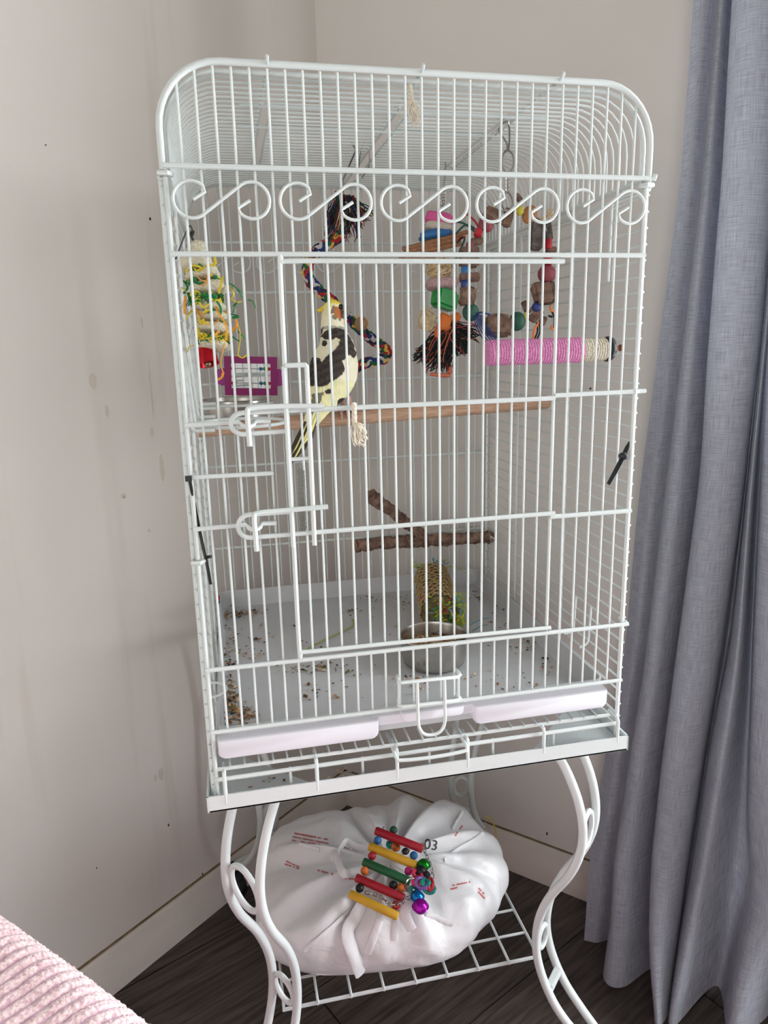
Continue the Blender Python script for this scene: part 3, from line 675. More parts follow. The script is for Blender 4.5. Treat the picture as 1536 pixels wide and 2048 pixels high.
mc = at(502, 752, .452); root = empty('toy_mirror', mc, 'small magenta framed rectangular mirror hanging on the back wires', 'mirror')
M_mag = mat('magenta_plastic', (146, 22, 104), .4); s_ = mpp(mc); rotm = Matrix.Rotation(math.radians(2.5), 3, 'Y'); 
mw_, mh_ = 104*s_, 76*s_
b = MB(); t_ = .0105
for (dx, dz, sx, sz) in ((0, mh_/2-t_/2, mw_, t_), (0, -mh_/2+t_/2, mw_, t_), (-mw_/2+t_/2, 0, t_, mh_-2*t_+.0004), (mw_/2-t_/2, 0, t_, mh_-2*t_+.0004)):
    b.box(mc+rotm @ Vector((dx, 0, dz)), sx, .006, sz, rotm)
b.build('frame', M_mag, root, smooth=False)
b = MB(); b.box(mc+Vector((0, .0015, 0)), mw_-2*t_+.001, .002, mh_-2*t_+.001, rotm); lab(b.build('mirror_glass', mat('mirror_glass', (236, 238, 240), .03, 1.0), root, smooth=False), 'reflecting mirror glass')
for sx in (-1, 1):
    b = MB(); b.lathe(mc+rotm @ Vector((sx*(mw_/2+.002), .003, -.002)), [(.0005, -.002), (.0120, -.002), (.0130, -.001), (.0130, .001), (.0120, .002), (.0005, .002)], 24, side((0, 1, 0))); b.build('side_tab', mat('magenta_clear', (168, 52, 140), .3), root)
    for sz in (-.011, .011):
        for q, mm in ((0, M_red), (1, M_bgreen), (2, M_lblue)):
            if q and sx < 0: continue
            b = MB(); b.ell(mc+rotm @ Vector((sx*(mw_/2-t_-.0025-q*.006), -.0030, sz)), .0030, .0024, .0026, nu=10, nv=7); b.build('bead', mm, root)
for sz in (-.011, .011):
    b = MB(); b.tube([mc+rotm @ Vector((-mw_/2+t_, -.003, sz)), mc+rotm @ Vector((mw_/2-t_, -.003, sz))], .0006, 6); b.build('bead_wire', M_steel, root)

# ------------------------------------------------------------ braided rope perch
def px(sc, ox, oy): return lambda x, y, d: at(ox+x/sc, oy+y/sc, d)
q6 = px(4.995, 600, 350)
RP = [(430, 560, .30), (380, 620, .30), (280, 690, .30), (170, 760, .295), (95, 860, .29), (75, 970, .285), (115, 1075, .285), (215, 1170, .285), (340, 1280, .29), (470, 1410, .295), (600, 1535, .30), (720, 1640, .305), (815, 1705, .305), (868, 1770, .30), (845, 1830, .295), (750, 1850, .29), (650, 1880, .29), (560, 1930, .29)]
path = catmull([q6(*p) for p in RP], 14)
rope = empty('rope_perch_coil', path[0], 'braided red, blue, green, yellow and white rope perch hanging in a bend', 'rope perch')
cols = [('red', (176, 30, 40)), ('yellow', (226, 184, 84)), ('green', (20, 96, 64)), ('blue', (30, 50, 116)), ('white', (206, 198, 196)), ('navy', (40, 40, 70))]
def frames(P):
    T = [(P[min(i+1, len(P)-1)]-P[max(i-1, 0)]).normalized() for i in range(len(P))]; out = []; U = T[0].orthogonal().normalized()
    for t in T:
        U = (U-t*U.dot(t)).normalized(); out.append((U, t.cross(U)))
    return out
FRM = frames(path); rr0 = .0050; acc = 0.0; ARC = [0]
for i in range(1, len(path)): acc += (path[i]-path[i-1]).length; ARC.append(acc)
for k in range(12):                                      # two counter-running sets make the plaited look
    b = MB(); P = []; w = 1 if k % 2 else -1
    for i, p in enumerate(path):
        a = 2*PI*(k//2)/6+w*2*PI*ARC[i]/.055; U, Vv = FRM[i]
        rad = rr0*(1.0+.16*math.cos(2*PI*ARC[i]/.0124+k*PI))
        P.append(p+U*rad*math.cos(a)+Vv*rad*math.sin(a))
    b.tube(P, .0023, 6); c = cols[(k//2+(k % 2)*3) % 6]; lab(b.build('strand', mat('rope_'+c[0], c[1], .85, var=.2, vscale=300), rope), c[0]+' cotton strand')
tb = q6(450, 210, .30)
b = MB(); MT = [mat('rope_'+c[0], c[1]) for c in cols]+[mat('fray_dark', (38, 34, 36), .9), mat('fray_brown', (74, 54, 40), .9)]
for i in range(260):
    b.cur = R.choices(range(8), (2, 2, 3, 2, 1.5, 4, 9, 4))[0]; th = rnd(0, 1)
    if th < .55: root_ = q6(rnd(350, 420), rnd(150, 260), rnd(.292, .306)); tip = q6(rnd(250, 400), rnd(420, 640), rnd(.285, .312))
    else: root_ = q6(rnd(430, 560), rnd(190, 300), rnd(.292, .306)); tip = q6(rnd(420, 640), rnd(400, 640)+60*(R.random() < .2), rnd(.285, .312)) if R.random() < .7 else q6(rnd(600, 730), rnd(330, 470), rnd(.29, .31))
    fray(b, [root_], [tip], r=.0008, sway=.007)
tag(lab(b.build('frayed_end', MT, rope), 'dark frayed multicoloured rope end'), kind='stuff')
b = MB(); b.tube([q6(430, 200, .30), q6(432, 40, .30), at(712, 300, .235), Vector((.205, .225, ZT))], .0011, 6)
b.tube(catmull([at(716, 350, .29), at(722, 300, .25), at(735, 282, .235), at(738, 330, .25), at(724, 355, .28)], 5), .0007, 6); b.build('hook_wire', M_steel, rope)
bd = q6(612, 1490, .290); b = MB(); rot = side(Vector((-.15, -1, .12)))
b.lathe(bd, [(.001, -.007), (.0085, -.007), (.0092, -.006), (.0092, .006), (.0088, .0066), (.0070, .007), (.0068, .0064), (.001, .0064)], 22, rot); lab(b.build('wooden_bead', M_cut, rope), 'round natural wooden bead')

# ------------------------------------------------------------ wreath of wood blocks
q8 = px(4.18, 920, 230); RD = .165
ring = empty('wood_block_ring', q8(430, 1280, RD), 'hanging ring toy of bark blocks and coloured wooden beads', 'bird toy')
u8 = mpp(q8(430, 1280, RD))/4.18
def blk(name, x, y, w, h, ang, m, d=0, kind='block', depth=None, seed=1):
    c = q8(x, y, RD+d); w *= u8; h *= u8; dp = (depth*u8 if depth else min(w, h)*.9)
    rot = Matrix((VR, VF, VU)).transposed() @ Matrix.Rotation(math.radians(ang), 3, 'Y')
    b = MB()
    if kind == 'block':
        bm_ = MB(); bm = bmesh.new(); bmesh.ops.create_cube(bm, size=1); bmesh.ops.scale(bm, vec=(w, dp, h), verts=bm.verts)
        bmesh.ops.bevel(bm, geom=list(bm.edges), offset=min(w, h, dp)*.16, segments=2, affect='EDGES'); bmesh.ops.subdivide_edges(bm, edges=list(bm.edges), cuts=1, use_grid_fill=True)
        bm.verts.index_update(); b.add([c+rot @ v.co for v in bm.verts], [tuple(v.index for v in f.verts) for f in bm.faces]); bm.free(); b.jitter(min(w, h)*.14, 150, seed)
    elif kind == 'bead': b.ell(c, w/2, dp/2 if depth else w/2, h/2, rot, 18, 12)
    elif kind == 'cyl': b.lathe(c, [(.0005, -h/2), (w*.44, -h/2), (w/2, -h*.40), (w/2, h*.40), (w*.44, h/2), (.0005, h/2)], 20, rot)
    return b.build(name, m, ring)
for i, a in enumerate([
 ('bark_block', 270, 835, 150, 95, 24, M_bark, -.002, 'block', 80, 1), ('bark_block', 400, 860, 80, 150, 12, M_bark, .002, 'block', 60, 2), ('bark_block', 495, 700, 40, 90, -38, M_bark, .004, 'block', 40, 3),
 ('bead', 222, 925, 120, 105, 20, M_maroon, 0, 'bead', 100), ('bead', 180, 905, 50, 90, 15, M_maroon, 0, 'cyl'), ('block', 152, 985, 62, 62, 20, M_red, -.003, 'block', 60, 5), ('bark_block', 130, 1060, 120, 60, -15, M_bark, 0, 'block', 60, 6), ('bead', 85, 1090, 70, 80, 0, M_maroon, 0, 'bead', 70),
 ('bark_block', 80, 1140, 150, 45, 0, M_bark, 0, 'block', 100, 7), ('bark_block', 75, 1215, 165, 100, 0, M_bark, .001, 'block', 110, 8), ('bead', 40, 1305, 62, 70, 0, M_lblue, 0, 'cyl'), ('bark_block', 80, 1358, 165, 55, -2, M_bark, 0, 'block', 110, 9), ('bead', 38, 1412, 62, 60, 0, M_blue, 0, 'cyl'),
 ('bark_block', 62, 1515, 125, 155, 8, M_bark, 0, 'block', 100, 10), ('bead', 90, 1650, 142, 150, 0, M_green, -.002, 'bead', 140), ('bark_log', 315, 1765, 225, 165, 4, M_bark, 0, 'block', 140, 11), ('bead', 478, 1725, 142, 160, 0, M_green, -.002, 'bead', 140), ('bead', 545, 1692, 50, 75, 0, M_yel, -.003, 'bead', 50),
 ('bark_block', 620, 1665, 110, 130, 40, M_bark, .002, 'block', 60, 12), ('bark_block', 545, 1600, 45, 90, -20, M_bark, .004, 'block', 40, 13), ('bark_block', 690, 1720, 60, 70, 30, M_bark, .002, 'block', 40, 14), ('bead', 640, 1605, 82, 82, 0, M_blue, -.002, 'bead', 75), ('bark_block', 690, 1490, 165, 185, -10, M_bark, 0, 'block', 130, 15), ('bark_block', 750, 1480, 80, 180, -8, M_bark2, .002, 'block', 90, 16),
 ('bead', 725, 1330, 155, 150, 0, M_maroon, -.001, 'bead', 140), ('bead', 733, 1220, 74, 70, 0, M_red, 0, 'cyl'), ('bark_block', 760, 1130, 85, 50, 8, M_bark, 0, 'block', 70, 17), ('bead', 741, 1080, 56, 80, 0, M_red, -.002, 'cyl'),
 ('bark_block', 640, 1005, 98, 245, 2, M_bark2, -.002, 'block', 80, 18), ('bark_block', 735, 970, 60, 170, -6, M_bark2, .003, 'block', 60, 19), ('disc', 582, 832, 120, 160, 22, C_('orange_wood', (176, 118, 66), .6, var=.25), 0, 'bead', 60), ('bead', 500, 800, 66, 82, 10, M_yel, -.001, 'bead', 60)]):
    blk(*a)
# ring wire through the pieces
b = MB(); wp = [(270, 830), (420, 800), (580, 830), (690, 900), (745, 1080), (730, 1330), (690, 1490), (640, 1610), (480, 1725), (315, 1765), (90, 1650), (50, 1510), (40, 1310), (70, 1130), (170, 960)]
b.tube(catmull([q8(x, y, RD) for x, y in wp], 6, True), .0012, 6, True); b.build('ring_wire', M_steel, ring)
b = MB(); b.tube(catmull([q8(395, 640, RD), q8(435, 690, RD), q8(440, 760, RD), q8(395, 800, RD), q8(355, 760, RD), q8(360, 690, RD)], 5, True), .0013, 6, True)
for i in range(4): b.tube(catmull([q8(395+sx, 520+i*30+sy, RD) for sx, sy in ((0, -8), (14, 14), (0, 38), (-14, 14))], 4, True), .0008, 5, True)
b.tube(catmull([q8(400+50*math.cos(a), 388+92*math.sin(a), RD-.004) for a in [2*PI*i/12 for i in range(12)]], 3, True), .0012, 6, True)
hk = Vector((.352, .100, ZT-.006))
b.tube(catmull([q8(398, 300, RD-.005), q8(388, 230, RD-.03), hk+Vector((-.006, .008, -.006)), hk, hk+Vector((.006, .008, -.006)), q8(412, 230, RD-.03), q8(404, 300, RD-.005)], 5), .0010, 6); b.build('hanging_chain', M_steel, ring)
b = MB()
for (x0, y0, x1, y1) in ((640, 1735, 620, 1880), (660, 1735, 640, 1885), (640, 1870, 610, 1905), (750, 1600, 785, 1780), (740, 1680, 760, 1690)): b.tube(catmull([q8(x0, y0, RD-.004), q8((x0+x1)/2+18, (y0+y1)/2, RD-.008), q8(x1, y1, RD-.004)], 5), .0011, 6)
lab(b.build('string', M_black2, ring), 'black knotted string')
b = MB()
for (x0, y0, x1, y1) in ((655, 1735, 612, 1870), (755, 1595, 785, 1650), (765, 1760, 790, 1800)): b.tube(catmull([q8(x0, y0, RD-.005), q8((x0+x1)/2-14, (y0+y1)/2, RD-.009), q8(x1, y1, RD-.005)], 5), .0013, 6)
lab(b.build('string', M_ostring, ring), 'orange string')
b = MB()
for i in range(6): x = 118+i*13; b.tube(catmull([q8(x, 1655+i*4, RD-.010), q8(x+8+i*3, 1730+i*3, RD-.014), q8(x+60+i*18, 1850+i*7, RD-.008), q8(x+95+i*27, 1893+i*6, RD-.002)], 5), .00075, 6)
b.tube(catmull([q8(130, 1670, RD-.01), q8(180, 1650, RD-.014), q8(250, 1670, RD-.006)], 5), .0011, 6); lab(b.build('string', M_navy, ring), 'blue and white string bundle')
b = MB()
for i in range(12): b.tube(catmull([q8(690+rnd(-30, 30), 860+rnd(-10, 30), RD), q8(740+rnd(-30, 40), 830+rnd(-25, 40), RD-.003), q8(745+rnd(-40, 65), 840+rnd(-60, 60), RD-.004)], 3), .0008, 4)
lab(b.build('raffia', M_ltan, ring), 'frayed straw fibres')

# ------------------------------------------------------------ stacked chew toy with tassel
q7 = px(5.253, 790, 380); TD = .275
chew = empty('chew_toy', q7(470, 1100, TD), 'long hanging chew toy with pink loofah, sticks, vine ball and dark tassel', 'bird toy')
u7 = mpp(q7(470, 1100, TD))/5.253
def lump(name, x, y, w, h, dp, ang, m, d=0, rough=.12, power=.75, seed=1, nu=20, nv=12):
    rot = Matrix((VR, VF, VU)).transposed() @ Matrix.Rotation(math.radians(ang), 3, 'Y'); b = MB()
    b.ell(q7(x, y, TD+d), w*u7/2, dp*u7/2, h*u7/2, rot, nu, nv, rough, seed, power); return b.build(name, m, chew)
lump('loofah_slice', 465, 315, 290, 150, 180, 8, M_pink, 0, .25, .7, 2); lump('loofah_slice', 460, 400, 300, 90, 200, 6, C_('loofah_white', (212, 200, 186), .9, var=.2, bump=1, bscale=500), -.002, .2, .6, 3); lump('loofah_slice', 425, 475, 330, 95, 200, -10, M_lblue, -.003, .2, .6, 4)
for (x0, y0, x1, y1, r_) in ((78, 618, 770, 440, 24), (100, 650, 700, 500, 26), (270, 640, 690, 560, 30), (40, 712, 420, 712, 24)):
    b = MB(); b.tube([q7(x0, y0, TD-.012), q7((x0*2+x1)/3, (y0*2+y1)/3+4, TD-.013), q7(x1, y1, TD-.01)], [r_*u7*.9, r_*u7, r_*u7*.85], 10); b.jitter(.0006, 200, x0); b.build('wood_stick', C_('stick', (170, 122, 86), .75, rgb2=(128, 86, 58), vscale=18, stretch=(8, 60, 60)), chew)
b = MB(); vc_ = q7(460, 815, TD)
for i in range(70):
    ax_ = Vector((rnd(-1, 1), rnd(-1, 1), rnd(-1, 1))).normalized(); u_ = ax_.orthogonal().normalized(); v_ = ax_.cross(u_); r_ = 138*u7*rnd(.85, 1.02); a0 = rnd(0, 6.28)
    b.tube([vc_+u_*r_*math.cos(a0+t*.45)+v_*r_*math.sin(a0+t*.45) for t in range(8)], .0009, 5)
b.ell(vc_, 110*u7, 110*u7, 110*u7, nu=14, nv=9); b.build('vine_ball', M_ltan, chew)
lump('loofah_slice', 495, 990, 340, 115, 240, -4, C_('pink_pale', (206, 170, 172), .9, var=.3, vscale=400, bump=1, bscale=500), 0, .12, .6, 6)
b = MB(); b.box(q7(520, 1150, TD), 260*u7, 190*u7, 200*u7, Matrix((VR, VF, VU)).transposed() @ Matrix.Rotation(math.radians(10), 3, 'Y') @ Matrix.Rotation(.5, 3, 'Z'), .004); b.jitter(.0012, 90, 4); b.build('plastic_block', M_bgreen, chew)
b = MB(); pc_ = q7(340, 1370, TD-.004)
for i in range(120):
    c_ = Vector((rnd(-1, 1), rnd(-1, 1), rnd(-1, 1))); c_ = c_.normalized()*rnd(.4, 1); c_ = Vector((c_.x*100*u7, c_.y*80*u7, c_.z*130*u7))
    dd = Vector((rnd(-1, 1), rnd(-1, 1), rnd(-1, 1)))*.006; b.tube([pc_+c_-dd, pc_+c_+dd.orthogonal()*.3, pc_+c_+dd], .0011, 4, flat=.35)
b.ell(pc_, 80*u7, 60*u7, 105*u7, rough=.3, nu=12, nv=8); b.build('paper_shreds', C_('paper', (226, 204, 164), .9, var=.2), chew)
lump('leather_strip', 520, 1390, 150, 190, 80, 20, M_orange, -.006, .25, .7, 7); lump('leather_strip', 640, 1340, 120, 90, 60, -30, M_orange, .002, .25, .7, 8); lump('leather_strip', 450, 1480, 70, 150, 50, 10, C_('rust', (196, 98, 48), .7), -.008, .2, .7, 9)
b = MB(); MT2 = [M_black2, C_('deep_green', (20, 56, 48), .9), C_('rust', (196, 98, 48)), M_maroon, C_('fray_grey', (96, 88, 84), .9), mat('fray_dark', (38, 34, 36))]
for i in range(330):
    b.cur = R.choices(range(6), (6, 2, 2, 2, 1, 6))[0]; t = R.random(); root_ = q7(rnd(500, 640), rnd(1400, 1500), TD+rnd(-.008, .008))
    if t < .45: b.cur = R.choices(range(6), (6, .5, 2, 2, 1, 6))[0]; tip = q7(rnd(190, 400), rnd(1680, 1830), TD+rnd(-.014, .014)) if t < .2 else q7(rnd(300, 560), rnd(1750, 1930), TD+rnd(-.014, .014))
    elif t < .75: tip = q7(rnd(640, 790), rnd(1600, 1740), TD+rnd(-.014, .014)); b.cur = R.choices(range(6), (4, 6, .3, 2, .5, 4))[0]
    else: tip = q7(rnd(760, 900), rnd(1420, 1600), TD+rnd(-.012, .012)) if t > .9 else q7(rnd(480, 600), rnd(1600, 1900), TD+rnd(-.014, .0))
    fray(b, [root_], [tip], r=.0010, sway=.007)
tag(lab(b.build('tassel', MT2, chew), 'dark frayed rope tassel'), kind='stuff')
lump('leather_strip', 480, 1945, 230, 40, 80, 4, C_('salmon', (214, 118, 92), .7), .004, .15, .6, 11); lump('leather_strip', 570, 1880, 60, 110, 60, -8, C_('salmon', (214, 118, 92), .7), .006, .15, .6, 12)
b = MB()
for i in range(4): b.tube(catmull([q7(505+sx, 20+i*34+sy, TD) for sx, sy in ((0, -10), (26, 20), (0, 60), (-26, 20))], 4, True), .0007, 5, True)
b.tube([q7(505, 20, TD), at(890, 350, TD+.01), Vector((.345, .30, ZT))], .0007, 6); b.tube([q7(505, 150, TD), q7(500, 1400, TD)], .001, 6); b.build('hanging_chain', M_steel, chew)
for pts, m_, nm in ((((630, 330), (720, 350), (790, 400), (840, 440)), M_green, 'green'), (((640, 460), (720, 380), (780, 370), (840, 410)), M_green, 'green'), (((735, 240), (800, 290), (850, 340), (880, 400)), M_red, 'red'), (((650, 560), (700, 500), (730, 520), (680, 640), (640, 720)), M_green, 'green'), (((660, 540), (700, 500), (740, 490)), M_red, 'red')):
    b = MB(); b.tube(catmull([q7(x, y, TD-.03) for x, y in pts], 5), .0013, 6); lab(b.build('string', m_, chew), nm+' plastic string')

# ------------------------------------------------------------ loofah stack at the left, with a red bell
q5 = px(5.12, 340, 460); LD = .095
loo = empty('loofah_toy', q5(400, 800, LD), 'stack of pale loofah discs tangled with yellow and green paper shreds', 'bird toy')
u5 = mpp(q5(400, 800, LD))/5.12
for i, (x, y, w, h, ang) in enumerate(((275, 340, 300, 190, 4), (335, 465, 330, 105, 16), (400, 600, 330, 115, 9), (420, 800, 330, 95, -2), (432, 893, 340, 92, -1), (440, 1005, 320, 100, -4), (445, 1185, 330, 90, -3))):
    rot = Matrix((VR, VF, VU)).transposed() @ Matrix.Rotation(math.radians(-ang), 3, 'Y'); b = MB(); b.ell(q5(x, y, LD), w*u5/2, w*u5*.48, h*u5/2, rot, 26, 14, .10, i+1, .62); b.jitter(.0007, 420, i); b.build('loofah_disc', M_loofah, loo)
b = MB(); b.ell(q5(300, 215, LD), .011, .008, .010, rough=.35, nu=14, nv=9); b.build('loofah_stub', M_loofah, loo)
b = MB(); MS = [C_('shred_yellow', (232, 206, 62), .7), C_('shred_green', (34, 128, 66), .7), C_('shred_orange', (238, 164, 62), .7)]
for (y0, sp_, wts, n_) in ((430, 30, (5, 1, .3), 12), (525, 16, (1, 5, 2), 20), (695, 26, (2, 6, .5), 40), (745, 12, (5, 2, .5), 10), (850, 8, (2, 1, 2), 6), (950, 8, (1.5, 3, 1), 9), (1085, 18, (6, 2, 1.5), 20), (1135, 10, (5, 3, 1), 12)):
    for i in range(n_):
        b.cur = R.choices(range(3), wts)[0]; a = rnd(PI*.95, PI*2.05) if R.random() < .8 else rnd(0, PI); xc = 300+ (y0-340)*.18
        rad = 158*u5*rnd(.9, 1.08); c_ = q5(xc, y0+rnd(-sp_, sp_), LD); P = []
        for t in range(5): aa = a+t*rnd(.08, .2); P.append(c_+Vector((math.cos(aa), math.sin(aa), 0))*rad*rnd(.94, 1.1)+Vector((0, 0, rnd(-1, 1)*.0035)))
        b.tube(catmull(P, 3), .0016, 4, flat=.35)
hang = [((600, 540), (680, 600), (740, 690), 1), ((640, 560), (700, 610), (750, 650), 1), ((800, 715), (850, 730), (875, 795), 1), ((610, 580), (660, 640), (640, 700), 0), ((560, 330), (590, 500), (600, 560), 1), ((455, 280), (465, 340), (430, 360), 0), ((600, 690), (680, 740), (730, 730), 0), ((650, 780), (690, 740), (640, 850), 1), ((620, 860), (700, 880), (640, 900), 1), ((690, 960), (725, 1080), (695, 1280), 0), ((695, 1280), (740, 1310), (785, 1280), 0), ((700, 1040), (740, 1080), (770, 1110), 1), ((640, 1090), (680, 1120), (715, 1140), 1), ((670, 910), (690, 970), (640, 1040), 2), ((530, 890), (580, 1010), (570, 1130), 2), ((560, 1160), (515, 1360), (545, 1460), 2), ((545, 1460), (530, 1510), (490, 1530), 2), ((240, 1180), (190, 1200), (180, 1250), 0), ((140, 520), (180, 590), (140, 650), 1), ((210, 720), (170, 760), (160, 790), 1), ((160, 680), (150, 760), (150, 860), 2), ((210, 840), (180, 880), (165, 910), 0), ((470, 780), (500, 850), (520, 890), 2), ((480, 730), (515, 800), (515, 880), 1), ((540, 480), (530, 540), (500, 650), 0), ((120, 590), (150, 610), (170, 640), 0), ((300, 1120), (430, 1105), (560, 1070), 0), ((300, 740), (340, 790), (400, 760), 0), ((290, 850), (300, 930), (285, 1000), 0), ((285, 1000), (290, 1090), (300, 1150), 0), ((320, 560), (350, 570), (380, 510), 2)]
for p_, q_, r_, c in hang:
    b.cur = c; d_ = LD-.028*(300 < q_[0] < 600)-.006; b.tube(catmull([q5(p_[0], p_[1], d_), q5(q_[0]+rnd(-6, 6), q_[1], d_-.004), q5(r_[0], r_[1], d_)], 5), .0015, 4, flat=.4)
tag(lab(b.build('paper_shreds', MS, loo), 'yellow, green and orange crinkle paper'), kind='stuff')
b = MB(); b.tube(catmull([q5(300, 220, LD), q5(225, 80, LD), q5(210, 30, LD), q5(240, 15, LD), q5(225, 60, LD)], 5), .0012, 6); b.tube(catmull([q5(235, 15, LD), q5(190, -30, LD+.02), Vector((-.0030, LD+.02, 1.0735))], 4), .0009, 6)
b.tube([q5(300, 220, LD), q5(440, 1200, LD)], .0008, 6); b.build('hook_wire', mat('dark_wire', (70, 68, 66), .4, .8), loo)
bc = q5(372, 1262, LD); b = MB(); rot = side(Vector((-.18, .35, 1)))
b.lathe(bc, [(r_*.8, z_*.8) for r_, z_ in ((.0005, .0135), (.004, .0130), (.0080, .0100), (.0110, .004), (.0128, -.006), (.0136, -.014), (.0136, -.0155), (.0126, -.0150), (.010, -.006), (.0005, .004))], 26, rot); lab(b.build('bell', mat('bell_red', (190, 18, 38), .22, .6), loo), 'shiny red metal bell')
b = MB(); b.ell(bc+rot @ Vector((.001, -.001, -.0110)), .0042, .0042, .0042, nu=12, nv=8); b.tube([bc+rot @ Vector((0, 0, .002)), bc+rot @ Vector((.001, -.001, -.010))], .0007, 6); b.build('clapper', mat('brass', (150, 118, 96), .3, .9), loo)

# ------------------------------------------------------------ cotton tassels on the wires
def cotton(name, top, mid, end, label, spread, n=46):
    root = empty(name, top, label, 'tassel', None); b = MB()
    for k in range(3):
        P = []
        for i in range(22):
            t = i/21; c = Vector(top).lerp(Vector(mid), t); a = t*9+k*2.094; P.append(c+VR*.0013*math.cos(a)+VF*.0013*math.sin(a))
        b.tube(P, .0014, 6)
    b.build('cord', M_cotton, root); b = MB()
    for i in range(n):
        e = Vector(end)+VR*rnd(-1, 1)*spread+VU*rnd(-.004, .010)+VF*rnd(-.004, .004); fray(b, [Vector(mid)+VR*rnd(-.0015, .0015)], [e], r=.0007, sway=.005)
    tag(b.build('fringe', M_cotton, root), kind='stuff'); return root
cotton('cotton_tassel', at(708, 806, -.009), at(709, 846, -.011), at(721, 886, -.012), 'frayed cream cotton rope end poking out through the wire door', .0065)
cotton('cotton_tassel', at(819, 166, .008), at(822, 200, .012), at(829, 244, .016), 'frayed cream cotton rope end hanging from the cage roof', .0042, 34)
b = MB(); b.ell(at(816, 205, .014), .004, .004, .003, rough=.4); b.build('knot', M_cotton, bpy.data.objects['cotton_tassel.001'])

# ------------------------------------------------------------ plastic ties on the corner posts
M_tie = mat('cable_tie_black', (22, 24, 26), .4)
root = empty('cable_tie', at(1244, 912, .02), 'black plastic tie knotted on the right front corner of the cage', 'cable tie')
b = MB(); b.tube([at(1262, 880, .015), at(1254, 895, .004), at(1246, 915, -.004), at(1232, 942, -.006), at(1217, 969, -.006)], [.0014, .0024, .0030, .0030, .0026], 6, flat=.6); b.build('strap', M_tie, root)
b = MB(); b.ell(at(1247, 912, -.005), .0060, .004, .0042, rough=.3, nu=12, nv=8); b.build('knot', M_tie, root)
b = MB(); b.tube(catmull([at(378, 954, -.007), at(384, 985, -.001), at(394, 1035, .006), at(404, 1085, .006), at(414, 1130, .004), at(421, 1168, .004)], 4), .0022, 6, flat=.7)
b.box(at(377, 957, -.009), .006, .004, .005); b.tube([at(412, 1115, .003), at(422, 1113, -.001)], .0016, 6)
tag(b.build('cable_tie', M_tie), 'long black plastic tie hanging by the left front post', 'cable tie')

# ------------------------------------------------------------ shredder tube, seed litter, paper strand
tubec0, tubec1 = Vector((.352, .405, .602)), Vector((.322, .262, .598)); axt = (tubec1-tubec0).normalized(); Lt = (tubec1-tubec0).length
tb_ = empty('woven_tube_toy', (tubec0+tubec1)/2-Vector((0, 0, .0285)), 'woven palm leaf tube stuffed with coloured paper lying on the tray', 'bird toy')
Ux = axt.cross(Vector((0, 0, 1))).normalized(); Uz = Ux.cross(axt); RT_ = .0285
b = MB(); b.tube([tubec0, tubec1], RT_*.86, 20)
b.build('paper_core', C_('core', (140, 128, 84), .9, rgb2=(84, 80, 50), vscale=110), tb_)
M_palm = C_('palm', (190, 160, 112), .8, var=.25, vscale=120)
def weave(w):
    b = MB()
    for k in range(11):
        P = []
        for i in range(40):
            t = i/39; a = 2*PI*k/11+w*t*2*PI*.9; r_ = RT_*(1+.03*math.sin(i*1.6+k*PI)); P.append(tubec0+axt*(Lt*t)+Ux*r_*math.cos(a)+Uz*r_*math.sin(a))
        b.tube(P, .0011, 4)
    return b.build('palm_weave', M_palm, tb_)
weave(1); weave(-1)
b = MB(); MP = [C_('shred_lime', (172, 196, 40), .7), C_('shred_sky', (92, 158, 180), .7), C_('shred_red', (186, 66, 52), .7), MS[0], MS[1]]
for i in range(260):
    b.cur = R.choices(range(5), (9, 3, .8, 3, 1))[0]; t = R.random()
    if t < .62: c_ = tubec1+axt*rnd(-.016, .026)+Ux*rnd(-.028, .026)+Vector((.010, 0, rnd(-.024, .022)))
    elif t < .75: c_ = tubec0-axt*rnd(-.01, .012)+Ux*rnd(-.026, .026)+Vector((0, 0, rnd(-.01, .03)))
    else:
        a = rnd(0, 2*PI); c_ = tubec0+axt*Lt*rnd(0, 1)+Ux*RT_*.93*math.cos(a)+Uz*RT_*.93*math.sin(a); b.cur = R.choices(range(5), (3, 4, 3, 2, 1))[0]
    dd = Vector((rnd(-1, 1), rnd(-1, 1), rnd(-.5, .5))).normalized()*rnd(.004, .012 if t < .75 else .005); k_ = Vector((rnd(-1, 1), rnd(-1, 1), rnd(-1, 1)))*.004
    P = [c_-dd, c_+k_, c_+dd]; P = [Vector((p.x, p.y, max(p.z, .5715))) for p in P]; b.tube(catmull(P, 3), .0013, 4, flat=.35)
for pts in (((820, 1134), (838, 1128), (858, 1132), (866, 1142)), ((888, 1136), (910, 1132), (928, 1144), (942, 1150)), ((858, 1140), (860, 1120), (862, 1098))):
    b.cur = 1 if pts[0][0] == 858 else 0; b.tube(catmull([at(u, v, .40) for u, v in pts], 4), .0012, 4, flat=.35)
for pts in (((940, 1250), (960, 1240), (978, 1236)), ((945, 1262), (962, 1252), (975, 1250))): b.cur = 1; b.tube(catmull([at(u, v, .235) for u, v in pts], 4), .0016, 4, flat=.35)
tag(lab(b.build('paper_shreds', MP, tb_), 'lime, blue and red paper shreds'), kind='stuff')
TZ = .5706
def tpt(u, v): 
    d = CM.transposed() @ Vector(((u-768)/FPX, (v-1024)/FPX, 1.0)); return CAMP+d*((TZ-CAMP.z)/d.z)
b = MB(); S = []
def clump(u, v, su, sv, n, w, big=1):
    for i in range(n):
        P = tpt(R.gauss(u, su), R.gauss(v, sv))
        if .010 < P.x < .442 and .006 < P.y < .447: seeds(b, [(P.x, P.y, TZ+rnd(0, .001))], w, big)
clump(470, 1230, 14, 4, 70, (5, 5, 1.5, .5, 2, 4)); clump(505, 1224, 14, 4, 60, (5, 4, 2, .8, 2, 3)); clump(452, 1232, 5, 4, 24, (6, 3, 1, .3, 2, 3))
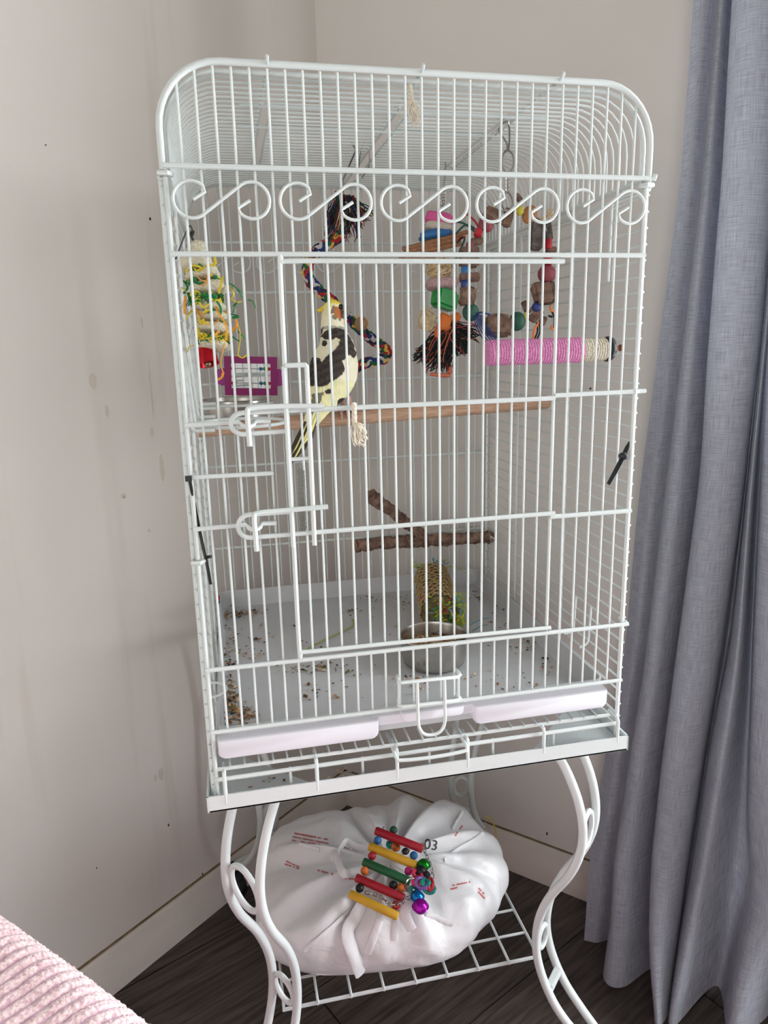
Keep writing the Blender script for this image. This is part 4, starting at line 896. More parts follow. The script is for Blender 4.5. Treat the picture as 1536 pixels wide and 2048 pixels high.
clump(459, 1290, 10, 16, 40, (4, 4, 3, .4, 1.5, 3)); clump(500, 1285, 34, 26, 40, (4, 3, 1.5, .4, 2, 3)); clump(505, 1313, 14, 4, 16, (5, 4, 0, 0, 2, 4), 1.3); clump(457, 1325, 10, 5, 12, (1, 2, 6, 0, 1, 1), 1.4)
clump(459, 1365, 6, 14, 40, (4, 3, 1.5, .3, 5, 2)); clump(463, 1405, 8, 16, 90, (5, 4, 2.5, .3, 4, 3), 1.3); clump(480, 1430, 14, 12, 80, (5, 4, 2.5, .3, 4, 3), 1.2); clump(495, 1422, 10, 5, 26, (5, 4, 1, .3, 2, 4))
clump(595, 1338, 26, 5, 26, (2, 2.5, 1.5, 5, 1, 1.5), 1.25); clump(640, 1336, 12, 5, 20, (2, 3, 1.5, 4, 1, 2), 1.3); clump(685, 1345, 14, 9, 16, (1.5, 2, 1, 6, 0, 1), 1.2); clump(628, 1385, 12, 10, 16, (1, 2, 3, 4, 1, 1), 1.3); clump(672, 1398, 6, 4, 8, (2, 2, 0, 0, 1, 5), 1.4)
clump(560, 1285, 40, 14, 16, (1, 1, 7, 0, 1, 1), 1.3); clump(705, 1222, 10, 5, 16, (1, 2, 4, 4, 0, 1), 1.3); clump(760, 1202, 30, 6, 24, (3, 3, 2, 2, 1, 1)); clump(812, 1205, 8, 10, 14, (3, 2, 3, 1, 2, 1), 1.2)
clump(965, 1195, 14, 8, 24, (3, 4, 2, 1, 1, 2), 1.1); clump(1005, 1235, 20, 16, 22, (2, 2, 5, .5, 1, 1), 1.1); clump(1060, 1290, 12, 8, 22, (4, 3, 2, 2, 1, 2), 1.2); clump(1010, 1300, 30, 12, 10, (4, 2, 1, 1, 2, 1)); clump(1090, 1330, 8, 8, 10, (2, 2, 5, 0, 1, 1), 1.2)
clump(820, 1360, 10, 4, 14, (3, 3, 3, 0, 3, 3), 1.4); clump(840, 1375, 14, 8, 12, (3, 3, 1, 0, 2, 3), 1.2); clump(920, 1345, 30, 12, 10, (3, 2, 2, 0, 2, 2)); clump(1040, 1365, 40, 12, 24, (3, 2, 2, 1, 2, 2))
clump(700, 1300, 190, 70, 130, (4, 3, 2.5, 1.5, 2, 2), .85)
for i in range(26):                                     # spilt on the sheet-metal ledge below
    P = Vector((rnd(.01, .16), rnd(.002, .03), .5162)); seeds(b, [tuple(P)], (4, 4, 1, 1, 2, 3))
tag(b.build('seed_litter', SEEDM, smooth=False), 'scattered seed husks and droppings on the white tray floor', 'seed', kind='stuff')
b = MB(); b.tube(catmull([tpt(u, v)+Vector((0, 0, .0015)) for u, v in ((705, 1240), (708, 1250), (690, 1262), (660, 1276), (628, 1292), (612, 1302))], 6), .0017, 5, flat=.3, up=(0, 0, 1))
tag(b.build('paper_strand', C_('lime_dull', (168, 176, 84), .8)), 'single thin lime paper strand lying across the tray', 'paper strand')

# ------------------------------------------------------------ cockatiel
qb = px(5.6875, 560, 580)
def inpoly(x, y, P):
    c = False; n = len(P); j = n-1
    for i in range(n):
        if (P[i][1] > y) != (P[j][1] > y) and x < (P[j][0]-P[i][0])*(y-P[i][1])/(P[j][1]-P[i][1])+P[i][0]: c = not c
        j = i
    return c
BST = [(640, 124, 8, .206), (636, 132, 52, .206), (630, 150, 82, .206), (622, 185, 112, .206), (610, 240, 127, .206), (602, 300, 130, .205), (598, 370, 131, .204), (600, 440, 136, .203), (612, 500, 150, .202), (626, 570, 178, .200), (638, 650, 212, .197), (636, 740, 240, .194), (628, 840, 264, .190), (610, 940, 272, .186), (582, 1040, 256, .180), (545, 1130, 226, .174), (500, 1220, 182, .168), (448, 1320, 138, .161), (390, 1430, 104, .154), (330, 1540, 76, .147), (285, 1620, 50, .142), (262, 1662, 12, .139)]
WINGS = [[(475, 545), (530, 490), (640, 462), (738, 480), (795, 560), (835, 630), (848, 700), (866, 720), (858, 780), (842, 805), (800, 770), (765, 790), (745, 830), (720, 850), (748, 940), (722, 995), (640, 1055), (540, 1112), (450, 1132), (428, 1100), (424, 1050), (500, 860), (560, 790), (640, 725), (680, 660), (685, 600), (650, 585), (600, 612), (520, 592)],
         [(372, 770), (420, 788), (470, 820), (500, 860), (430, 1050), (415, 1100), (360, 1106), (342, 1000), (352, 880)],
         [(455, 505), (470, 460), (505, 450), (490, 512), (462, 530)]]
def ellin(x, y, cx, cy, rx, ry, a=0):
    dx, dy = x-cx, y-cy; c, s = math.cos(a), math.sin(a); return ((dx*c+dy*s)/rx)**2+((-dx*s+dy*c)/ry)**2 < 1
def birdcol(x, y):
    n = noise.noise(Vector((x*.018, y*.018, 3))); n2 = noise.noise(Vector((x*.05, y*.05, 8)))
    x += 9*noise.noise(Vector((x*.025, y*.025, 0)))+5*n2; y += 9*noise.noise(Vector((x*.025, y*.025, 5)))
    if ellin(x, y, 665, 285, 46, 68, -.25): return (184, 112, 70)
    if ellin(x, y, 614, 255, 22, 48, .2) or ellin(x, y, 628, 342, 32, 24, .5) or ellin(x, y, 686, 356, 16, 22) : return (128, 122, 110)
    if x > 712 and 215 < y < 335: return (150, 142, 126)
    if y < 178+n*20: return (238, 216, 84)
    if y < 230 and x < 600: return (236, 222, 128)
    dark = any(inpoly(x, y, P) for P in WINGS) or ellin(x, y, 520, 640, 32, 38)
    if dark:
        k = 1+.28*n2+.12*math.sin(y*.07+x*.03); return (66*k, 58*k, 54*k)
    if ellin(x, y, 562, 1175, 38, 26): return (58, 52, 48)
    if y > 1180 and inpoly(x, y, [(370, 1195), (505, 1185), (455, 1300), (430, 1350), (370, 1430), (352, 1400)]): return (122, 116, 94)
    if ellin(x, y, 712, 1282, 62, 44, -.5): return (54, 48, 44)
    if y > 1555: 
        return (206, 196, 130) if abs(x-(330-(y-1540)*.45)) < 24 else (72, 66, 54)
    if y > 1060: k = 1+.05*n; return (232*k, 226*k, 176*k)
    if y > 440 and y < 475: return (176, 170, 152)
    t = smooth01(160, 440, y)
    k = 1+.04*n
    return (234*k, (222+4*t)*k, (164+34*t)*k)
def cockatiel():
    root = empty('cockatiel', Vector((.205, .2, .905)), 'pied grey, white and yellow cockatiel perched facing away on the dowel', 'bird')
    P = catmull([Vector((a, b_, c)) for a, b_, c, d in BST], 13); D = catmull([Vector((d, 0, 0)) for *_, d in BST], 13); NP = 150; K = len(P); V = []; CC = []
    for i in range(K):
        a, c = P[max(i-1, 0)], P[min(i+1, K-1)]; tx, ty = c.x-a.x, c.y-a.y; l = math.hypot(tx, ty) or 1; nx, ny = -ty/l, tx/l      # normal in the side view, pointing left of travel
        if nx > 0: nx, ny = -nx, -ny
        nx, ny = -nx, -ny
        d = D[i].x; c3 = qb(P[i].x, P[i].y, d); e3 = qb(P[i].x+nx*100, P[i].y+ny*100, d); Uv = (e3-c3)/100; hw = max(P[i].z, 1)
        fr = i/(K-1); dep = .92 if fr < .35 else .92+(.80-.92)*smooth01(.35, .6, fr) if fr < .6 else .80+(.30-.80)*smooth01(.6, .9, fr)
        for j in range(NP):
            an = 2*PI*j/NP; cs, sn = math.cos(an), math.sin(an)
            x2, y2 = P[i].x+nx*hw*cs, P[i].y+ny*hw*cs
            lift = .0012 if any(inpoly(x2, y2, Q) for Q in WINGS[:2]) else 0
            rgh = .0005*noise.noise(Vector((x2*.06, y2*.03, an)))
            nrm = (Uv.normalized()*cs+VF*sn)
            V.append(c3+Uv*hw*cs+VF*(Uv.length*hw*dep*sn)+nrm*(lift+rgh)); col = birdcol(x2, y2); CC.append(tuple(lin(max(0, min(255, q))) for q in col)+(1,))
    F = [(i*NP+j, i*NP+(j+1) % NP, (i+1)*NP+(j+1) % NP, (i+1)*NP+j) for i in range(K-1) for j in range(NP)]; F.append(tuple(range(NP-1, -1, -1))); F.append(tuple(range((K-1)*NP, K*NP)))
    m = bpy.data.materials.new('plumage'); m.use_nodes = True; nt = m.node_tree; bs = nt.nodes['Principled BSDF']; bs.inputs['Roughness'].default_value = .8; bs.inputs['Specular IOR Level'].default_value = .2
    at_ = nt.nodes.new('ShaderNodeAttribute'); at_.attribute_name = 'plumage'; nt.links.new(at_.outputs['Color'], bs.inputs['Base Color'])
    tc = nt.nodes.new('ShaderNodeTexCoord'); nn = nt.nodes.new('ShaderNodeTexNoise'); nn.inputs['Scale'].default_value = 420; nt.links.new(tc.outputs['Object'], nn.inputs['Vector']); bp = nt.nodes.new('ShaderNodeBump'); bp.inputs['Strength'].default_value = .35; bp.inputs['Distance'].default_value = .001
    nt.links.new(nn.outputs[0], bp.inputs['Height']); nt.links.new(bp.outputs[0], bs.inputs['Normal'])
    me = bpy.data.meshes.new('body'); o0 = POS[root.name]; me.from_pydata([v-o0 for v in V], [], F); ca = me.color_attributes.new('plumage', 'FLOAT_COLOR', 'POINT')
    for i, c in enumerate(CC): ca.data[i].color = c
    me.polygons.foreach_set('use_smooth', [True]*len(me.polygons)); me.materials.append(m); link('body', me, root, o0)
    M_ft = mat('tail_dark', (74, 66, 54), .75, var=.25, vscale=120); M_fy = mat('feather_yellow', (234, 224, 150), .75, var=.1); M_cr = mat('crest_yellow', (242, 218, 78), .7)
    def blade(name, pts, w, d0, d1, m, thick=.0007):
        b = MB(); K = len(pts); Q = catmull([Vector((x, y, 0)) for x, y in pts], 5); n = len(Q); L_ = []
        for i, p in enumerate(Q):
            a, c = Q[max(i-1, 0)], Q[min(i+1, n-1)]; t = i/(n-1); l = math.hypot(c.x-a.x, c.y-a.y); nx, ny = -(c.y-a.y)/l, (c.x-a.x)/l; ww = w*math.sin(PI*min(1, .25+.75*t)**1.0)**.6 if t < 1 else w*.05
            ww = w*(.6+.4*smooth01(0, .4, t))*(1-smooth01(.72, 1.02, t))+w*.04; d = d0+(d1-d0)*t
            e1, e2, c3 = qb(p.x+nx*ww, p.y+ny*ww, d), qb(p.x-nx*ww, p.y-ny*ww, d), qb(p.x, p.y, d-.0012); L_.append((e1, c3, e2))
        V = []; F = []
        for e in L_:
            for q in e: V.append(q-VF*thick)
            for q in reversed(e): V.append(q+VF*thick)
        for i in range(n-1):
            for j in range(6): F.append((i*6+j, i*6+(j+1) % 6, (i+1)*6+(j+1) % 6, (i+1)*6+j))
        F.append(tuple(range(5, -1, -1))); F.append(tuple(range((n-1)*6, n*6))); b.add(V, F); return b.build(name, m, root)
    blade('tail_feather', [(300, 1500), (235, 1640), (165, 1790), (126, 1880)], 34, .145, .118, M_ft); blade('tail_feather', [(340, 1500), (270, 1660), (190, 1830), (136, 1985)], 34, .144, .116, M_ft); blade('tail_feather', [(370, 1500), (320, 1640), (270, 1770), (205, 1895)], 36, .148, .122, M_ft); blade('tail_feather', [(410, 1460), (370, 1580), (340, 1690), (296, 1790)], 30, .152, .130, M_ft)
    lab(blade('tail_feather', [(330, 1450), (270, 1600), (200, 1760), (140, 1862)], 8, .142, .114, M_fy), 'pale yellow feather edge'); lab(blade('tail_feather', [(365, 1480), (290, 1660), (200, 1850), (150, 1930)], 9, .142, .113, M_fy), 'pale yellow feather edge'); lab(blade('tail_feather', [(430, 1380), (385, 1500), (340, 1620), (240, 1800)], 20, .143, .120, M_fy), 'pale yellow feather')
    for pts in (((640, 140), (570, 152), (505, 195), (455, 228), (402, 226)), ((630, 150), (560, 165), (500, 205), (455, 240), (425, 246)), ((650, 135), (590, 140), (530, 175), (480, 205), (440, 214)), ((620, 165), (560, 185), (520, 205), (490, 225))):
        blade('crest_feather', list(pts), 13, .205, .200, M_cr)
    b = MB(); e = qb(694, 190, .1755); b.ell(e, .0030, .0020, .0032, nu=14, nv=9); lab(b.build('eye', mat('eye', (10, 9, 9), .08), root), 'round black eye')
    b = MB(); b.tube(catmull([qb(728, 205, .199), qb(752, 225, .197), qb(766, 255, .196), qb(760, 290, .197), qb(752, 300, .197)], 5), [.0050-.0046*(i/20)**1.5 for i in range(21)], 10); b.ell(qb(735, 290, .197), .0035, .0035, .0040, nu=10, nv=7); b.build('beak', mat('beak_grey', (126, 118, 110), .5), root)
    M_leg = mat('pink_skin', (198, 150, 140), .6, var=.15, bump=.4, bscale=800)
    for dx, dy in ((805, .198), (722, .206)):
        top = qb(dx-25, 1200, dy); kn = Vector((at(560+dx/5.6875, 806, dy).x, dy, .9020+.0035)); b = MB()
        b.tube(catmull([top, (top+kn)/2+Vector((0, .002, 0)), kn], 4), [.0034, .0033, .0031, .003, .0028, .0026, .0026, .0025, .0025], 8)
        for sx in (-.006, .005):
            for sg in (1, -1):
                pc = Vector((kn.x+sx*.6, .203, .8875+.0165*(kn.x/.4575)))
                b.tube([kn]+[pc+Vector((sx*.25, sg*.0108*math.sin(t), .0108*math.cos(t))) for t in (.25, .7, 1.15, 1.6)], [.0024, .0022, .0020, .0018, .0008], 7)
        b.build('foot', M_leg, root)
cockatiel()

# ------------------------------------------------------------ carrier bag on the shelf, with a ladder toy on it
def bag_mat():
    m = bpy.data.materials.new('thin_polythene'); m.use_nodes = True; nt = m.node_tree; b = nt.nodes['Principled BSDF']
    b.inputs['Base Color'].default_value = (lin(247), lin(246), lin(247), 1); b.inputs['Roughness'].default_value = .3; b.inputs['Specular IOR Level'].default_value = .5
    tc = nt.nodes.new('ShaderNodeTexCoord'); n = nt.nodes.new('ShaderNodeTexNoise'); n.inputs['Scale'].default_value = 26; n.inputs['Detail'].default_value = 5; n.inputs['Distortion'].default_value = 1.4
    nt.links.new(tc.outputs['Object'], n.inputs['Vector']); bp = nt.nodes.new('ShaderNodeBump'); bp.inputs['Strength'].default_value = .5; bp.inputs['Distance'].default_value = .004
    nt.links.new(n.outputs[0], bp.inputs['Height']); nt.links.new(bp.outputs[0], b.inputs['Normal'])
    tr = nt.nodes.new('ShaderNodeBsdfTranslucent'); tr.inputs[0].default_value = (lin(226), lin(226), lin(232), 1); ms = nt.nodes.new('ShaderNodeMixShader'); ms.inputs[0].default_value = .12
    nt.links.new(b.outputs[0], ms.inputs[1]); nt.links.new(tr.outputs[0], ms.inputs[2]); nt.links.new(ms.outputs[0], nt.nodes['Material Output'].inputs[0]); return m
M_bag = bag_mat()
BZ = SZ+.0055; GC = Vector((.214, .150, .281)); BCX, BCY, BRX, BRY = .213, .203, .176, .152
PLEAT = [(R.uniform(0, 2*PI), R.uniform(.5, 1)) for _ in range(15)]
def bag_point(th, t):
    """th: way round; t: 0 at the gathered neck, 1 at the base edge"""
    sq = 1/(abs(math.cos(th))**2.6+abs(math.sin(th))**2.6)**(1/2.6)
    lob = 1+.05*math.sin(2*th+.8)+.035*math.sin(5*th+2)
    ox, oy = BRX*sq*lob*math.cos(th), BRY*sq*lob*math.sin(th)
    pl = 0
    for a, w in PLEAT:
        d = math.atan2(math.sin(th-a), math.cos(th-a)); pl += w*math.exp(-(d/.10)**2)-.6*w*math.exp(-((d-.17)/.10)**2)
    zm = BZ+.046-.014*math.sin(th)+.010*math.sin(3*th+1)+.012*math.cos(th-2.6)
    if t < .72:                                           # from the neck over the shoulder
        ph = t/.72*PI/2; e = math.sin(ph)**.95
        x = GC.x+(BCX+ox-GC.x)*e; y = GC.y+(BCY+oy-GC.y)*e; z = zm+(GC.z-zm)*math.cos(ph)**.82
        z += .0105*pl*math.cos(ph)**.7*min(1, t*6)+.004*math.sin(9*th+6*t)*math.sin(2*ph)
        out = .0045*pl*math.sin(ph)
    else:
        u = (t-.72)/.28; k = 1-.16*u**2.4; x = BCX+ox*k; y = BCY+oy*k; z = zm+(BZ-zm)*u; out = .0045*pl*(1-u)
    p = Vector((x, y, z)); n_ = noise.noise(p*22)*.006+noise.noise(p*48)*.0030
    if t > .97: n_ = abs(n_)*.3
    r2 = Vector((x-BCX, y-BCY, .05)).normalized(); q = p+r2*(n_+out); q.z = max(q.z, BZ); return q
NT, NR_ = 240, 80
b = MB(); V = [bag_point(2*PI*i/NT, max(.004, j/NR_)) for j in range(NR_+1) for i in range(NT)]
F = [(j*NT+i, j*NT+(i+1) % NT, (j+1)*NT+(i+1) % NT, (j+1)*NT+i) for j in range(NR_) for i in range(NT)]; F.append(tuple(range(NT-1, -1, -1))); F.append(tuple(range(NR_*NT, (NR_+1)*NT)))
b.add(V, F); bagr = empty('carrier_bag', (BCX, BCY, BZ), 'full white plastic carrier bag with gathered top sitting on the wire shelf', 'bag'); bvh = BVHTree.FromPolygons(V, F)
b.build('sack', M_bag, bagr)
def onbag(u, v, lift=.0008):
    d = CM.transposed() @ Vector(((u-768)/FPX, (v-1024)/FPX, 1.0)); d.normalize(); hit = bvh.ray_cast(CAMP+d*.9, d)
    if hit[0] is None: return None
    n = hit[1] if hit[1].dot(d) < 0 else -hit[1]; return hit[0]+n*lift
# handles and folded straps of the bag
def strap(name, pts, w, lift=.003):
    P = [onbag(u, v, lift+l) if len(q) == 1 else None for (u, v, l, *q) in []]
    Q = []
    for u, v, l in pts:
        p = onbag(u, v, l)
        if p: Q.append(p)
    b = MB(); b.tube(catmull(Q, 6), w, 8, flat=.28, up=VF); b.jitter(.0008, 120, w*1000); return b.build(name, M_bag, bagr)
strap('handle', [(745, 1702, .002), (715, 1699, .006), (690, 1697, .010), (675, 1710, .013), (672, 1728, .014), (682, 1745, .012), (700, 1742, .008), (725, 1738, .004)], .0055)
strap('handle', [(735, 1800, .003), (710, 1838, .006), (694, 1866, .007), (708, 1900, .006), (722, 1940, .004), (735, 1968, .003)], .0085)
strap('handle', [(820, 1790, .012), (822, 1812, .014), (818, 1830, .012), (826, 1856, .008)], .0070)
for i, (u0, v0, u1, v1, w) in enumerate(((966, 1668, 888, 1722, .0035), (925, 1625, 905, 1660, .003), (790, 1826, 788, 1880, .005), (850, 1830, 905, 1848, .004), (760, 1840, 735, 1905, .005), (700, 1822, 610, 1900, .003), (640, 1700, 600, 1690, .003))):
    strap('fold', [(u0+(u1-u0)*t, v0+(v1-v0)*t, .0015+.001*math.sin(PI*t)) for t in (0, .33, .66, 1)], w)
# print on the bag
M_red_ink = mat('red_ink', (206, 92, 92), .5); M_blk_ink = mat('black_ink', (52, 50, 56), .5)
b = MB()
def red_line(u0, v0, u1, v1, n, h):
    u = 0.0; L = math.hypot(u1-u0, v1-v0); dx, dy = (u1-u0)/L, (v1-v0)/L
    while u < L:
        w = rnd(1.2, 3.2)
        if R.random() < .86:
            Q = [onbag(u0+dx*(u+a)-dy*c, v0+dy*(u+a)+dx*c, .0007) for a, c in ((0, -h/2), (w, -h/2+rnd(-.3, .3)), (w, h/2), (0, h/2+rnd(-.3, .3)))]
            if all(Q) and max((Q[0]-q).length for q in Q) < .012: b.add(Q, [(0, 1, 2, 3)])
        u += w+rnd(.3, .9)
for a in ((589, 1667, 657, 1680, 30, 3.2), (585, 1674, 655, 1687, 30, 2.6), (582, 1681, 652, 1691, 30, 2.6), (573, 1722, 603, 1737, 14, 3), (570, 1728, 597, 1738, 14, 3), (635, 1741, 665, 1749, 14, 3), (690, 1757, 708, 1758, 9, 3), (685, 1694, 697, 1697, 5, 2), (902, 1772, 940, 1764, 18, 3), (901, 1779, 920, 1774, 10, 3), (957, 1776, 968, 1788, 6, 3), (956, 1783, 968, 1796, 6, 3), (910, 1672, 924, 1652, 10, 3)): red_line(*a)
tag(b.build('printed_text', M_red_ink, bagr, smooth=False), kind='stuff')
def bag_text(txt, u, v, hpx, ang):
    cu = bpy.data.curves.new('t', 'FONT'); cu.body = txt; cu.size = 1; cu.align_x = 'CENTER'; cu.resolution_u = 4; o = bpy.data.objects.new('t', cu); COL.objects.link(o)
    dg = bpy.context.evaluated_depsgraph_get(); me = bpy.data.meshes.new_from_object(o.evaluated_get(dg)); b = MB(); ca, sa = math.cos(ang), math.sin(ang); V = []
    for vv in me.vertices:
        x, y = vv.co.x*hpx/.7, -(vv.co.y-.35)*hpx/.7; p = onbag(u+x*ca-y*sa, v+x*sa+y*ca, .0009); V.append(p or Vector((BCX, BCY, .25)))
    b.add(V, [tuple(p.vertices) for p in me.polygons]); bpy.data.objects.remove(o); bpy.data.curves.remove(cu); return b.build('printed_number', M_blk_ink, bagr, smooth=False)
bag_text('03', 862, 1689, 20, .14)

# ladder toy
qL = lambda x, y: (640+x/5.908, 1640+y/5.908)
lad = empty('ladder_toy', onbag(770, 1745, .004), 'toy ladder of red, yellow and green rungs with beads lying on the bag', 'bird toy')
def lp(x, y, l=.006):
    u, v = qL(x, y); g = onbag(770, 1745, 0); d = CM.transposed() @ Vector(((u-768)/FPX, (v-1024)/FPX, 1.0))
    n = Vector((0.02, -.30, 1)).normalized(); o = g+n*(l+.013); return CAMP+d*((o-CAMP).dot(n)/d.dot(n))
MLr, MLy, MLg = mat('dyed_red', (176, 18, 40), .5, var=.25, vscale=30, stretch=(4, 40, 40)), mat('dyed_yellow', (222, 170, 40), .5, var=.18, vscale=30), mat('dyed_green', (26, 100, 56), .5, var=.25, vscale=30)
for (x0, y0, x1, y1, m_, c) in ((655, 125, 1215, 345, MLr, 'red'), (580, 310, 1140, 540, MLy, 'yellow'), (510, 490, 1065, 730, MLg, 'green'), (425, 680, 990, 925, MLr, 'red'), (350, 870, 920, 1140, MLy, 'yellow')):
    A, B2 = lp(x0, y0), lp(x1, y1); d = (B2-A).normalized(); r_ = mpp(A)*8.2; b = MB(); b.tube([A, A+d*.0012, B2-d*.0012, B2], [r_*.85, r_, r_, r_*.85], 14); lab(b.build('rung', m_, lad), c+' wooden rung')
for (x, y, m_) in ((683, 240, M_lblue), (1108, 420, M_lblue), (615, 425, M_red), (1045, 605, C_('magenta', (196, 30, 120), .35)), (527, 602, M_orange), (958, 800, M_orange), (468, 805, M_black), (870, 120, M_green), (900, 1010, M_red), (865, 770, M_black)):
    b = MB(); b.ell(lp(x, y, .004), .0056, .0056, .0056, nu=14, nv=10); b.build('bead', m_, lad)
M_chain = mat('chain_steel', (190, 188, 184), .22, 1.0)
def chain(pts, l=.008, s=.0027):
    P = catmull([lp(x, y, l) for x, y in pts], 12); acc = 0; last = P[0]; b = MB(); k = 0
    for p in P[1:]:
        if (p-last).length > s*1.5:
            t = (p-last).normalized(); u = t.orthogonal().normalized(); u = (Matrix.Rotation(PI/2*(k % 2), 3, t) @ u)
            b.tube([last+t*(s*1.25)*math.cos(a)+u*(s*.75)*math.sin(a) for a in [2*PI*i/8 for i in range(8)]], .0006, 5, True); last = p; k += 1
    return b.build('chain', M_chain, lad)
chain([(1215, 300), (1250, 400), (1300, 520), (1330, 640), (1330, 740)], .006); chain([(820, 1000), (890, 1000), (960, 975), (1030, 930), (1090, 900)], .010); chain([(560, 860), (700, 900), (840, 1010), (950, 1060)], .002); chain([(740, 100), (700, 180), (640, 270), (600, 420)], -.001)
def link_ring(x, y, w, h, ang, m_, l=.010):
    c = lp(x, y, l); e = mpp(c)/5.908; b = MB(); ca, sa = math.cos(ang), math.sin(ang)
    b.tube([lp(x+w/2*math.cos(a)*ca-h/2*math.sin(a)*sa, y+w/2*math.cos(a)*sa+h/2*math.sin(a)*ca, l+.002*math.cos(a*2)) for a in [2*PI*i/18 for i in range(18)]], .0026, 8, True); return lab(b.build('plastic_link', m_, lad), 'coloured plastic chain link')
M_cyan = C_('teal', (30, 140, 128), .35); M_purp = C_('purple', (136, 96, 176), .35)
link_ring(1150, 640, 110, 70, .6, C_('coral', (222, 48, 84), .35)); link_ring(1145, 740, 95, 60, .2, C_('coral', (222, 48, 84), .35), .013); link_ring(1200, 745, 140, 120, .4, M_purp, .014); link_ring(1290, 810, 130, 100, .3, M_cyan, .010); link_ring(1305, 760, 50, 130, 0, M_red, .014); link_ring(1110, 830, 90, 70, .8, M_cyan, .007); link_ring(1245, 740, 90, 60, .1, M_cyan, .017); link_ring(895, 320, 70, 60, .6, M_orange, -.002); link_ring(830, 290, 60, 60, 0, M_cyan, -.003)
for (x, y, m_, r_) in ((1185, 1020, mat('bell_purple', (170, 20, 170), .18, .7), .0100), (1150, 905, mat('bell_blue', (20, 120, 190), .18, .7), .0085), (1225, 530, mat('bell_green', (24, 140, 40), .18, .7), .0085), (1190, 600, M_black, .008), (1010, 370, M_black, .005), (1250, 650, M_black2, .006)):
    b = MB(); b.ell(lp(x, y, .008), r_, r_, r_*.9, nu=18, nv=12); c = lp(x, y, .008); b.tube([c+Vector((r_*1.02*math.cos(a), r_*1.02*math.sin(a), 0)) for a in [2*PI*i/18 for i in range(18)]], r_*.09, 5, True); b.build('jingle_bell', m_, lad)
b = MB(); b.tube([lp(1085+75*math.cos(a), 770+85*math.sin(a), .016) for a in [math.radians(100+i*12) for i in range(17)]], .0013, 6); b.build('split_ring', M_chain, lad)

# ------------------------------------------------------------ sofa end, bottom left
def plush_mat():
    m = bpy.data.materials.new('pink_jumbo_cord'); m.use_nodes = True; nt = m.node_tree; b = nt.nodes['Principled BSDF']; b.inputs['Roughness'].default_value = .95; b.inputs['Specular IOR Level'].default_value = .1
    b.inputs['Sheen Weight'].default_value = .5
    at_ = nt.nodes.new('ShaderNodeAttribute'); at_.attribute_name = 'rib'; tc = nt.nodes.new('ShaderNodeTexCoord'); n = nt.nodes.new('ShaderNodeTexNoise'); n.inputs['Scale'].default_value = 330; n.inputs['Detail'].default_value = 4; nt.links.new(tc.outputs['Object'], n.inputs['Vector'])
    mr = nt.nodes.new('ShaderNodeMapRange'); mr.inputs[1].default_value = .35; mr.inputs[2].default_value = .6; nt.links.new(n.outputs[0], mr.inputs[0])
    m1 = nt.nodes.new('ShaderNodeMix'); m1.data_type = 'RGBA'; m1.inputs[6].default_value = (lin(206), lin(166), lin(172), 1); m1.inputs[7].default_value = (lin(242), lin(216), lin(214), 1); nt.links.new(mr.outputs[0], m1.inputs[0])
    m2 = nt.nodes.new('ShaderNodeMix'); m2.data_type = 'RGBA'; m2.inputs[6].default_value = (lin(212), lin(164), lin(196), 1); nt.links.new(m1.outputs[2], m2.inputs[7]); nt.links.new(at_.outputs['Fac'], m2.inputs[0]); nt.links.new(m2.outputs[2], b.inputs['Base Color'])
    bp = nt.nodes.new('ShaderNodeBump'); bp.inputs['Strength'].default_value = .7; bp.inputs['Distance'].default_value = .002; nt.links.new(n.outputs[0], bp.inputs['Height']); nt.links.new(bp.outputs[0], b.inputs['Normal']); return m
